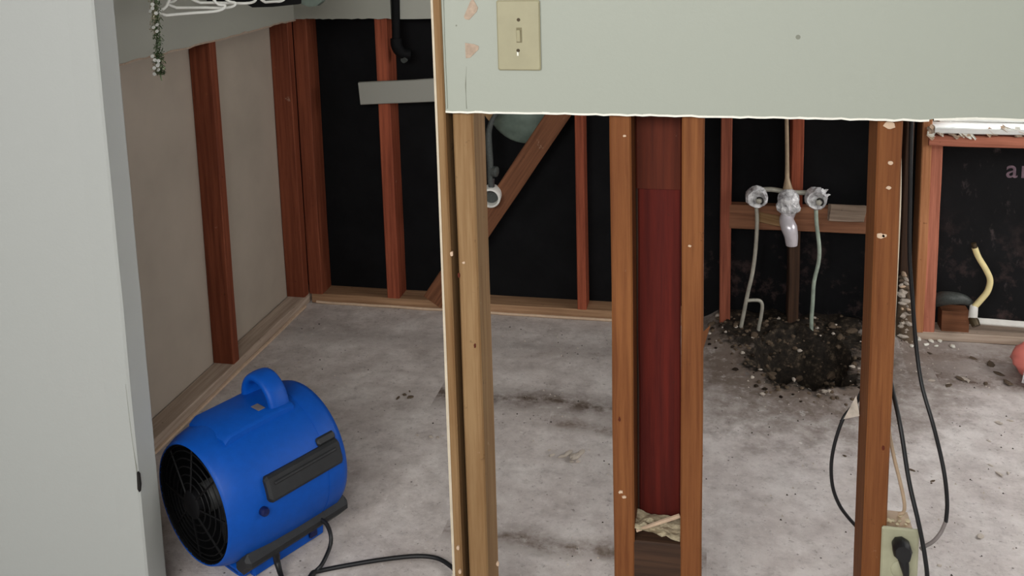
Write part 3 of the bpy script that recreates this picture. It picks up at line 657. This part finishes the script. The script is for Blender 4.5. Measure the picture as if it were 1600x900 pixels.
# ------------------------------------------------------------------ pipes, tank and hose in the middle bay
tk = thing('round_tank', 'dark green rounded tank bottom showing behind the diagonal brace', 'tank', at(830, 224, Y=BY+0.08))
c = at(822, 160, Y=BY+0.055); m_ = MB()
rx = at(886, 160, Y=BY+0.055).x-c.x; rz = c.z-at(822, 224, Y=BY+0.055).z
n = 28; rings = []
for k in range(12):
    a = math.pi/2*k/11; rings.append([Vector((c.x+rx*math.cos(a)*math.cos(6.283*j/n), BY+0.055+0.033*math.cos(a)*math.sin(6.283*j/n), c.z-rz*math.sin(a))) if k < 11 else Vector((c.x+0.001*math.cos(6.283*j/n), BY+0.055+0.001*math.sin(6.283*j/n), c.z-rz)) for j in range(n)])
rings.insert(0, [Vector((p.x, p.y, c.z+0.30)) for p in rings[0]])
m_.rings(rings); m_.build('tank_shell', M['tank'], tk, smooth=True)
hs = [(779, 172), (770, 186), (764, 205), (764, 230), (766, 255), (766, 280), (768, 296)]
cable('supply_hose', [at(x, y, Y=BY-0.04) for x, y in hs], [0.007, 0.009, 0.011, 0.013, 0.012, 0.010, 0.010], M['hose'], 'dark grey hose hanging beside the pale double stud', 'hose')
o = thing('shutoff_valve', 'small grey shutoff valve at the lower end of the dark hose', 'valve', at(771, 285, Y=BY-0.04))
m_ = MB(); m_.lathe([(-0.012, 0.012), (-0.008, 0.019), (0.008, 0.019), (0.012, 0.012)], at(773, 268, Y=BY-0.04), (1, -0.3, 0), 14, cap=True); m_.build('handle', M['hose'], o, smooth=True)
m_ = MB(); m_.tube([at(768, 278, Y=BY-0.035), at(768, 300, Y=BY-0.035)], 0.011, 10); m_.build('body', M['steel'], o, smooth=True)
pv = at(766, 310, Y=BY-0.06)
o = thing('drain_stub', 'white open pipe stub beside the pale double stud and the diagonal brace', 'pipe', pv)
m_ = MB(); m_.lathe([(0.055, 0.036), (0, 0.036), (-0.002, 0.034), (-0.002, 0.029), (0, 0.028), (0.05, 0.028), (0.05, 0.001)], pv, (-0.1, 1, 0.05), 28); m_.build('pipe_wall', M['pvc'], o, smooth=True)
m_ = MB(); m_.lathe([(0.03, 0.0278), (0.03, 0.0005)], pv, (-0.1, 1, 0.05), 24); m_.build('pipe_plug', M['hose'], o)
m_ = MB(); P3 = [at(x, y, Y=BY-0.01) for x, y in ((752, 150), (778, 160), (772, 180), (765, 188), (757, 178))]
m_.prism([(p.x, p.z) for p in P3], 'y', BY-0.02, BY-0.005); m_.build('plywood_scrap', M['tan'], wk)

o = thing('vent_pipe', 'black vent pipe dropping through a notch in the grey upper wall', 'pipe', at(618, 75, Y=BY-0.02))
m_ = MB(); m_.tube([at(617, -140, Y=BY-0.02), at(618, 0, Y=BY-0.02), at(619, 62, Y=BY-0.02)], 0.015, 16, 0); m_.build('pipe_run', M['abs'], o, smooth=True)
m_ = MB(); e0 = at(619, 60, Y=BY-0.02); m_.tube([e0, e0+Vector((0.002, 0, -0.03)), e0+Vector((0.018, 0.01, -0.055)), e0+Vector((0.045, 0.02, -0.06))], 0.021, 16, 4); m_.build('elbow', M['abs'], o, smooth=True)
m_ = MB(); m_.lathe([(0, 0.012), (-0.012, 0.012), (-0.012, 0.0005)], at(633, 92, Y=BY-0.01), (0.3, 1, 0.2), 14); m_.build('clean_out', M['hose'], o, smooth=True)

# yellow tube at the right
o = thing('gas_tube', 'pale yellow bent tube rising from a white fitting by the black wall', 'pipe', at(1521, 505, Y=BY))
yt = [(1523, 387), (1529, 402), (1541, 422), (1547, 438), (1543, 455), (1532, 469), (1522, 480)]
m_ = MB(); m_.tube([at(x, y, Y=BY+0.0-0.02) for x, y in yt], 0.0098, 12, 5); m_.build('tube', M['yellow'], o, smooth=True)
m_ = MB(); m_.tube([at(1521, 380, Y=BY-0.02), at(1523.5, 388, Y=BY-0.02)], 0.0085, 10, 0); m_.build('tube_cap', M['screw'], o, smooth=True)
m_ = MB(); m_.lathe([(0, 0.010), (0.004, 0.013), (0.03, 0.014), (0.045, 0.0145)], at(1522, 477, Y=BY-0.02), (at(1520, 496, Y=BY-0.02)-at(1522, 477, Y=BY-0.02)), 14, cap=True); m_.build('fitting', M['pvc'], o, smooth=True)
m_ = MB(); m_.lathe([(0, 0.013), (0.014, 0.016), (0.03, 0.013)], at(1519, 496, Y=BY-0.02), (0.3, -0.6, -0.7), 12, cap=True); m_.build('nut', M['screw'], o, smooth=True)
o = thing('black_drain_pipe', 'black bent pipe lying behind the brown block at the wall foot', 'pipe', at(1490, 475, Y=BY+0.03))
m_ = MB(); m_.tube([at(1460, 470, Y=BY+0.07), at(1475, 466, Y=BY+0.02), at(1492, 466, Y=BY), at(1506, 468, Y=BY), at(1518, 474, Y=BY)], [0.022, 0.024, 0.021, 0.017, 0.010], 14, 4); m_.build('pipe_run', M['hose'], o, smooth=True)

# pink plastic bundle at the right edge
pb = at(1604, 590, Z=0.0)
m_ = MB(); n = 18; rings = []
for k in range(10):
    t = k/9; rr = 0.075*math.sin(math.pi*(0.08+0.84*t))**0.6
    rings.append([pb+Vector((0.03+rr*math.cos(6.283*j/n)*(1+0.22*noise.noise((j*0.9, k*0.7, 3))), rr*0.9*math.sin(6.283*j/n)*(1+0.22*noise.noise((j*0.9, k*0.7, 9))), 0.002+0.115*t+0.008*noise.noise((j*1.1, k, 0)))) for j in range(n)])
m_.rings(rings)
tag(m_.build('plastic_bag', M['pink'], smooth=True), 'crumpled salmon pink plastic bundle on the floor at the right edge', 'bag')
m_ = MB(); q = pb+Vector((-0.015, -0.068, 0.045))
m_.add([q+Vector((x, y, z)) for x, y, z in ((-.02, .0, -.03), (.02, -.012, -.035), (.05, -.01, .0), (.03, .0, .035), (-.012, .004, .02), (.01, -.018, 0))], [(0, 1, 5), (1, 2, 5), (2, 3, 5), (3, 4, 5), (4, 0, 5)]); tag(m_.build('paper_sheet', M['film']), 'whitish film scrap on the front of the pink bundle', 'film')

# ------------------------------------------------------------------ blue air mover
AZ = math.radians(28)
A = Vector((math.sin(AZ), math.cos(AZ), 0)); SD = Vector((A.y, -A.x, 0)); UP = Vector((0, 0, 1))
O = Vector((0, 0, H))+ray(303, 787)*2.10
am = thing('air_mover', 'blue barrel-shaped air mover fan with black intake grille on the floor by the wall end', 'fan', (O.x, O.y, 0.0))
def bl(t, s, z): return O+A*t+SD*s+UP*z
def cyl(t, r, deg): q = math.radians(deg); return bl(t, r*math.cos(q), r*math.sin(q))
m_ = MB()
m_.lathe([(0.004, 0.1345), (-0.002, 0.1348), (-0.004, 0.1365), (-0.003, 0.139), (0.004, 0.143), (0.022, 0.151), (0.05, 0.158), (0.10, 0.163), (0.17, 0.1655), (0.245, 0.1655), (0.2455, 0.1645), (0.249, 0.1645), (0.2495, 0.1655), (0.292, 0.165), (0.306, 0.160), (0.312, 0.150), (0.310, 0.135), (0.290, 0.130)], O, A, 64)
m_.build('barrel_housing', M['blue'], am, smooth=True)
m_ = MB(); m_.lathe([(0.16, 0.131), (0.0, 0.1335), (-0.003, 0.1355)], O, A, 48); m_.lathe([(0.16, 0.131), (0.165, 0.001)], O, A, 48); m_.build('intake_well', M['grille'], am)
m_ = MB(); m_.lathe([(0.26, 0.001), (0.262, 0.133), (0.292, 0.133)], O, A, 48); m_.build('outlet_grille', M['grille'], am)
m_ = MB()                                                                        # wire guard
for r in (0.030, 0.048, 0.066, 0.084, 0.102, 0.119, 0.130):
    m_.tube([bl(0.004-0.010*(1-r/0.12), r*math.cos(6.2832*k/32), r*math.sin(6.2832*k/32)) for k in range(33)], 0.0017, 5, 0)
for k in range(8):
    a = 6.2832*k/8; m_.tube([bl(-0.006, 0.026*math.cos(a), 0.026*math.sin(a)), bl(0.006, 0.131*math.cos(a), 0.131*math.sin(a))], 0.0025, 5, 0)
m_.build('intake_guard', M['grille'], am)
m_ = MB(); m_.lathe([(0.02, 0.034), (-0.006, 0.032), (-0.010, 0.026), (-0.010, 0.0005)], O, A, 24); m_.build('guard_hub', M['grille'], am, smooth=True)
m_ = MB()
for k in range(5):                                                               # fan blades in the well
    a = 6.2832*k/5
    m_.add([bl(0.05, 0.03*math.cos(a), 0.03*math.sin(a)), bl(0.04, 0.112*math.cos(a+0.1), 0.112*math.sin(a+0.1)), bl(0.085, 0.112*math.cos(a+0.75), 0.112*math.sin(a+0.75)), bl(0.075, 0.03*math.cos(a+0.9), 0.03*math.sin(a+0.9))], [(0, 1, 2, 3)])
m_.build('fan_blade', M['grille'], am)
m_ = MB(); m_.lathe([(0.14, 0.036), (0.03, 0.034), (0.022, 0.028), (0.022, 0.001)], O, A, 24); m_.build('motor', M['steel'], am, smooth=True)
m_ = MB()                                                                        # flat saddle on top
pts = [(0.045, 0.152), (0.06, 0.163), (0.20, 0.1665), (0.23, 0.164)]
m_.rings([[bl(t, s, z) for s, z in ((-0.072, 0.13), (-0.072, h-0.006), (-0.064, h), (0.064, h), (0.072, h-0.006), (0.072, 0.13))] for t, h in pts])
m_.build('top_saddle', M['blue'], am, smooth=True)
m_ = MB(); hp = [(-0.056, 0.135), (-0.060, 0.175), (-0.046, 0.206), (-0.018, 0.222), (0.014, 0.216), (0.038, 0.196), (0.050, 0.168), (0.056, 0.135)]
rings = []
for i, (s, z) in enumerate(hp):
    a = Vector(hp[max(0, i-1)]); b = Vector(hp[min(len(hp)-1, i+1)]); tn = (b-a).normalized(); nn = Vector((-tn.y, tn.x)); th = 0.0125
    rings.append([bl(0.205+u*0.027, s+nn.x*v*th, z+nn.y*v*th) for u, v in ((-1, -0.4), (-0.7, -1), (0.7, -1), (1, -0.4), (1, 0.4), (0.7, 1), (-0.7, 1), (-1, 0.4))])
m_.rings(rings); h_ = m_.build('carry_handle', M['blue'], am, smooth=True)
md = h_.modifiers.new('round', 'SUBSURF'); md.levels = md.render_levels = 2
def bar(name, deg, t0, t1, w, d, r, mat, cham=0.006):
    q = math.radians(deg); n_ = SD*math.cos(q)+UP*math.sin(q); tg = n_.cross(A)
    c = O+A*((t0+t1)/2)+n_*(r+d/2-0.006); R = Matrix((tg, n_, A)).transposed()
    m_ = MB(); m_.box(c, (w, d+0.006, t1-t0), R, cham); return m_.build(name, mat, am)
bar('side_foot', 18, 0.083, 0.288, 0.058, 0.020, 0.160, M['blackp'])
bar('side_foot_rib', 21, 0.10, 0.272, 0.008, 0.005, 0.179, M['blackp'], 0.002)
bar('side_foot_tab', 31, 0.235, 0.286, 0.020, 0.016, 0.160, M['blackp'], 0.004)
bar('bumper_rail', -47, 0.035, 0.322, 0.062, 0.032, 0.156, M['blackp'], 0.008)
bar('bumper_rail', -130, 0.055, 0.318, 0.050, 0.024, 0.158, M['blackp'], 0.008)
bar('side_foot', 163, 0.085, 0.285, 0.050, 0.018, 0.160, M['blackp'])
m_ = MB(); R = Matrix((SD, UP, A)).transposed(); zf = -O.z
m_.box(bl(0.165, 0, zf+0.020), (0.19, 0.034, 0.24), R, 0.01); m_.build('base_foot', M['blue'], am)
for s in (-0.095, 0.095):
    m_ = MB(); m_.box(bl(0.17, s, zf+0.019), (0.022, 0.034, 0.20), R, 0.005); m_.build('base_runner', M['blue'], am)
m_ = MB(); m_.box(bl(0.235, 0.108, zf+0.022), (0.010, 0.018, 0.022), R, 0.003); m_.build('cord_clip', M['navy'], am)
q = cyl(0.07, 0.163, 4); n_ = (q-(O+A*0.07)).normalized()
m_ = MB(); m_.lathe([(-0.004, 0.010), (0.006, 0.010), (0.010, 0.008), (0.011, 0.0005)], q, n_, 16); m_.build('switch_button', M['navy'], am, smooth=True)
m_ = MB(); R = Matrix((SD, UP, A)).transposed(); m_.box(bl(0.165, 0.025, 0.1668), (0.030, 0.0012, 0.018), R); m_.build('rating_label', M['greycord'], am)
# its cord: out of the base, a loop in front, and away over the floor
m_ = MB(); gz = 0.0075
m_.tube([bl(0.09, 0.09, zf+0.055), at(428, 862, Z=0.06), at(433, 878, Z=0.03), at(440, 902, Z=0.012), at(452, 935, Z=gz), at(475, 930, Z=gz), at(490, 897, Z=gz), at(503, 882, Z=gz+0.01), at(515, 856, Z=0.03), at(517, 838, Z=0.05), at(511, 820, Z=0.065), at(502, 812, Z=0.07)], [0.009, 0.0085, 0.0075, 0.0055]+[0.0048]*8, 8, 5); m_.build('power_cord', M['cord'], am, smooth=True)
m_ = MB(); m_.tube([at(470, 934, Z=gz+0.006), at(486, 898, Z=gz+0.008), at(500, 892, Z=gz), at(545, 883, Z=gz), at(600, 874, Z=gz), at(650, 869, Z=gz), at(682, 872, Z=gz), at(702, 883, Z=gz), at(714, 895, Z=gz), at(728, 915, Z=gz)], 0.0050, 8, 5); m_.build('power_cord', M['cord'], am, smooth=True)

# ------------------------------------------------------------------ closet odds and ends at the top left
HX = [dict(px=(246, 25, 352, 16), Y=2.05, lab='white plastic hanger nearest the tinsel garland', m='hangw'),
      dict(px=(262, 12, 368, 12), Y=2.12, lab='second white plastic hanger from the tinsel garland', m='hangw'),
      dict(px=(300, 4, 400, 5), Y=2.2, lab='third white plastic hanger, beside the black garment', m='hangw'),
      dict(px=(408, 4, 446, 1), Y=2.3, lab='short white hanger bar in front of the black garment', m='hangw')]
for h in HX:
    a, b = at(h['px'][0], h['px'][1], Y=h['Y']), at(h['px'][2], h['px'][3], Y=h['Y']+0.12)
    d = (b-a).normalized(); l = (b-a).length; o = thing('clothes_hanger', h['lab'], 'hanger', a, 'white hangers in the closet')
    top = (a+b)/2+Vector((0, 0, 0.19))
    m_ = MB(); m_.tube([a+d*0.02, a+d*l*0.5, b-d*0.02, b+Vector((0, 0, 0.012)), b-d*0.03+Vector((0, 0, 0.035)), top+d*0.02, top, top-d*0.02, a+d*0.03+Vector((0, 0, 0.035)), a+Vector((0, 0, 0.012)), a+d*0.02], 0.0038, 8, 5, False); m_.build('frame', M[h['m']], o, smooth=True)
    m_ = MB(); m_.tube([top, top+Vector((0, 0, 0.03)), top+Vector((0, 0, 0.06))+d*0.02, top+Vector((0, 0, 0.08)), top+Vector((0, 0, 0.065))-d*0.02], 0.0025, 6, 4); m_.build('hook', M[h['m']], o, smooth=True)
def drape(name, poly, Y, mat, label, cat, thick=0.03):
    P_ = [at(x, y, Y=Y) for x, y in poly]; m_ = MB(); n = len(P_)
    rings = [[Vector((p.x, Y+k*thick/2+0.006*noise.noise((p.x*40, k, 0)), p.z)) for p in P_] for k in (-1, 0, 1)]
    m_.rings(rings); return tag(m_.build(name, mat), label, cat)
drape('black_garment', [(250, -70), (505, -70), (498, -4), (470, 6), (430, 10), (398, 11), (385, 4), (340, 6), (300, 2), (262, -4)], 2.62, M['blackcloth'], 'black garment hanging above the cut in the closet wall', 'garment')
drape('grey_cloth', [(476, -40), (508, -40), (505, 2), (497, 9), (486, 10), (474, 6)], 2.56, M['cloth'], 'grey-green cloth end hanging right of the black garment', 'cloth')

tg_ = thing('tinsel_garland', 'thin green and silver tinsel garland hanging by the near wall end', 'garland', at(250, 110, Y=2.0))
core = [at(x, y, Y=2.0) for x, y in ((241, -60), (242, 0), (244, 40), (246, 80), (248, 108), (253, 126))]
m_ = MB(); m_.tube(core, 0.0012, 5, 4); m_.build('core_string', M['tinselg'], tg_)
for nm, mat, cnt, sp_, sz in (('green_strands', 'tinselg', 900, 0.010, 0.006), ('silver_strands', 'tinsels', 330, 0.009, 0.006)):
    m_ = MB()
    for k in range(cnt):
        t = random.random()**0.9*4.4
        if nm[0] == 's': t = random.choice([random.uniform(1.0, 2.3), random.uniform(3.4, 4.3)])
        i = int(t); p = core[i].lerp(core[i+1], t-i)
        q = p+Vector((random.gauss(0.003 if nm[0] == 'g' else -0.003, sp_*0.5), random.gauss(0, sp_*0.5), 0)); dv = Vector((random.uniform(-1, 1), random.uniform(-1, 1), random.uniform(-1.4, 0.4)))*sz
        w = dv.cross(Vector((random.random(), random.random(), random.random()))).normalized()*(0.0012 if nm[0] == 'g' else 0.0022)
        m_.add([q-w, q+w, q+dv+w, q+dv-w], [(0, 1, 2, 3)])
    o = m_.build(nm, M[mat], tg_); o['kind'] = 'stuff'

for k, t in enumerate((1.15, 1.3, 1.42, 1.5, 1.95, 2.05, 2.2, 3.25, 3.45, 3.5, 3.7, 3.75, 3.9, 4.0, 4.35)):          # silver sequins on the tinsel
    i = int(t); p = core[i].lerp(core[i+1], t-i)+Vector((random.uniform(-0.007, 0.011), -0.012, 0)); m_ = MB()
    m_.lathe([(0, 0.0045), (0.0012, 0.0045), (0.0012, 0.0002)], p, (random.uniform(-.5, .5), -1, random.uniform(-0.2, .8)), 10, cap=True); m_.build('sequin', M['trimw'], tg_)

# ------------------------------------------------------------------ rubble
def chunk_mesh(name, sd, mat):
    m_ = MB(); n = 7; rings = []
    for k, (z, r) in enumerate(((-0.35, 0.55), (0.05, 1.0), (0.45, 0.75), (0.6, 0.3))):
        rings.append([Vector((r*math.cos(6.283*j/n)*(1+0.95*noise.noise((sd, j*1.7, k))), r*0.75*math.sin(6.283*j/n)*(1+0.55*noise.noise((sd+4, j*1.7, k))), z*(1+0.3*noise.noise((sd, j, k+9)))) ) for j in range(n)])
    m_.rings(rings); o = m_.build(name, mat); me = o.data; bpy.data.objects.remove(o); return me
CH = {k: [chunk_mesh('chip', s*3.1, M[k]) for s in range(4)] for k in ('rubble', 'brownrub', 'gyp', 'splash')}
def chip(px_, py_, r, mat, label, group, zs=0.6, zoff=0.0, pos=None):
    q = pos or at(px_, py_, Z=0.0); me = random.choice(CH[mat])
    o = bpy.data.objects.new('plaster_chip', me); C.objects.link(o)
    o.location = (q.x, q.y, (fh(q.x, q.y) if pos is None else q.z)+r*zs*0.33+zoff); o.scale = (r*random.uniform(0.9, 1.25), r*random.uniform(0.5, 0.95), r*zs); o.rotation_euler = (random.uniform(-.2, .2), random.uniform(-.2, .2), random.uniform(0, 6.28))
    tag(o, label, 'rubble', group)
def nth(k): return '%d%s' % (k, {1: 'st', 2: 'nd', 3: 'rd'}.get(k if k < 20 else k % 10, 'th'))
def chips(lst, mat, label, group, zs=0.6):
    for k, (x, y, r) in enumerate(sorted(lst)): chip(x, y, r, mat, '%s, %s from left' % (label, nth(k+1)), group, zs)
chips([(880, 714, .013), (888, 710, .018), (898, 716, .022), (908, 709, .014), (903, 722, .008), (893, 722, .007), (862, 712, .009), (858, 704, .006)], 'rubble', 'grey plaster chip in the floor heap left of the orange stud', 'chips between the front studs')
chips([(622, 622, .009), (632, 617, .008), (641, 621, .010), (640, 612, .005)], 'brownrub', 'dark crumb on the floor behind the blue air mover', 'crumbs behind the air mover')
chips([(673, 683, .007), (684, 684, .008), (692, 681, .005), (652, 680, .005)], 'rubble', 'small pale crumb on the floor left of the jamb', 'crumbs left of the jamb')
chips([(1187, 560, .014), (1188, 581, .008), (1226, 583, .009), (1240, 600, .014), (1249, 573, .008), (1282, 604, .009), (1288, 616, .014), (1279, 622, .010), (1321, 577, .011), (1322, 567, .006), (1217, 516, .010), (1236, 505, .008)], 'rubble', 'pale rubble bit at the rim of the black floor hole', 'rubble round the hole')
chips([(1178, 535, .016), (1205, 545, .02), (1250, 540, .02), (1225, 540, .016), (1195, 520, .018), (1300, 548, .024), (1312, 540, .018), (1150, 520, .015), (1125, 508, .018), (1112, 512, .014), (1240, 590, .016), (1205, 592, .018), (1270, 597, .013), (1330, 530, .02), (1300, 525, .02), (1308, 600, .012)], 'brownrub', 'brown dirt clod around the black floor hole', 'clods round the hole', 0.8)
chips([(1104, 484, .02), (1114, 478, .016), (1146, 486, .015), (1130, 496, .012)], 'rubble', 'whitish rubble lump at the wall foot left of the supply pipes', 'lumps left of the supply pipes', 0.7)
chips([(1436, 534, .014), (1447, 540, .012), (1455, 534, .012), (1468, 534, .012), (1463, 541, .009), (1495, 532, .016), (1488, 542, .014), (1424, 545, .012), (1432, 546, .013), (1441, 528, .011), (1474, 528, .008)], 'gyp', 'white plaster chip by the stud feet below the window', 'chips below the window')
chips([(1455, 595, .012), (1483, 601, .010), (1507, 593, .016), (1513, 596, .010), (1560, 662, .012), (1578, 658, .010), (1545, 690, .008), (1562, 742, .013), (1532, 838, .012), (1395, 665, .006), (1575, 740, .008), (1548, 728, .007), (1468, 884, .006)], 'rubble', 'pale plaster chip on the right part of the floor', 'chips on the right floor', 0.35)
chips([(1482, 603, .013), (1500, 592, .016), (1452, 552, .01), (1548, 570, .018), (1560, 585, .016), (1575, 600, .02), (1540, 600, .012), (1520, 560, .014), (1425, 735, .008), (1457, 752, .006), (1455, 755, .004), (1320, 712, .007)], 'brownrub', 'dark dirt clod on the right part of the floor', 'clods on the right floor', 0.4)
for k in range(34):                                                              # plaster heap in the gap right of the outlet stud
    t = (k+random.uniform(0, 0.6))/34; pxx = 1413+random.uniform(-9, 9)*(0.5+t*0.5); pyy = 430+110*t
    q = at(pxx, pyy, Y=BY-0.03-0.02*random.random()); q.z = max(q.z, 0.01)
    chip(0, 0, random.uniform(.007, .018), random.choice(['rubble', 'splash', 'brownrub', 'rubble']), 'plaster lump heaped in the gap right of the outlet stud, %s from top' % nth(k+1), 'plaster heap in the stud gap', 0.9, pos=q)
m_ = MB()                                                                       # the caked mass those lumps sit on
rings = []
for k in range(9):
    t = k/8; z = 0.33*(1-t); c = at(1413, 430+110*t, Y=BY-0.01); w = 0.012+0.028*t
    rings.append([Vector((c.x+w*math.cos(6.283*j/10)*(1+0.3*noise.noise((j, k, 2))), BY-0.01+(0.015+0.03*t)*math.sin(6.283*j/10)*(1+0.3*noise.noise((j, k, 6))), max(-0.01, c.z))) for j in range(10)])
m_.rings(rings); tag(m_.build('plaster_heap', M['brownrub'], smooth=True), 'caked plaster and dirt heaped between the outlet stud and the trimmer stud', 'rubble', kind='stuff')
m_ = MB()                                                                       # small broken stuff in the soil
for k in range(420):
    a, d = random.uniform(0, 6.283), random.uniform(0.3, 1.55); x, y = PIT[0]+PIT[2]*d*math.cos(a), PIT[1]+PIT[3]*d*math.sin(a)
    if k % 3 == 0: x, y = random.uniform(0.0, 0.58), random.uniform(3.05, 3.29)
    if y > 3.29 or (k % 2 and math.hypot((x-0.36)/0.09, (y-2.98)/0.15) < 1): continue
    rr = random.uniform(0.003, 0.011); z = fh(x, y); n = 6
    rings = [[Vector((x+rr*f*math.cos(6.283*j/n+k)*random.uniform(.6, 1.2), y+rr*f*math.sin(6.283*j/n+k)*random.uniform(.6, 1.2), z+rr*h)) for j in range(n)] for h, f in ((-0.4, 0.8), (0.15, 1.0), (0.55, 0.5))]
    m_.rings(rings, True, random.choice((0, 0, 0, 0, 2, 2, 1)))
m_.build('loose_rubble', [M['brownrub'], M['rubble'], M['soil']], floor)['kind'] = 'stuff'
m_ = MB()                                                                       # grit nobody could count
for k in range(1500):
    x, y = random.uniform(-1.45, 1.3), random.uniform(1.75, 3.18)
    if noise.noise((x*3, y*3, 11))+0.35*(x > 0.3) < 0.08: continue
    if (-0.02 < x < 0.6 and y > 2.95) or (x > 0.85 and y > 2.6) or (x < -0.85 and y < 2.1): continue
    r = random.uniform(0.0012, 0.004); z = fh(x, y)
    m_.add([(x-r, y-r*.6, z-r*.2), (x+r, y-r*.7, z-r*.2), (x+r*.3, y+r, z-r*.2), (x, y, z+r)], [(0, 1, 3), (1, 2, 3), (2, 0, 3)], random.choice((0, 0, 1)))
m_.build('floor_grit', [M['rubble'], M['soil']], floor)['kind'] = 'stuff'
for o in bpy.data.objects:
    if '_base' in o: del o['_base']
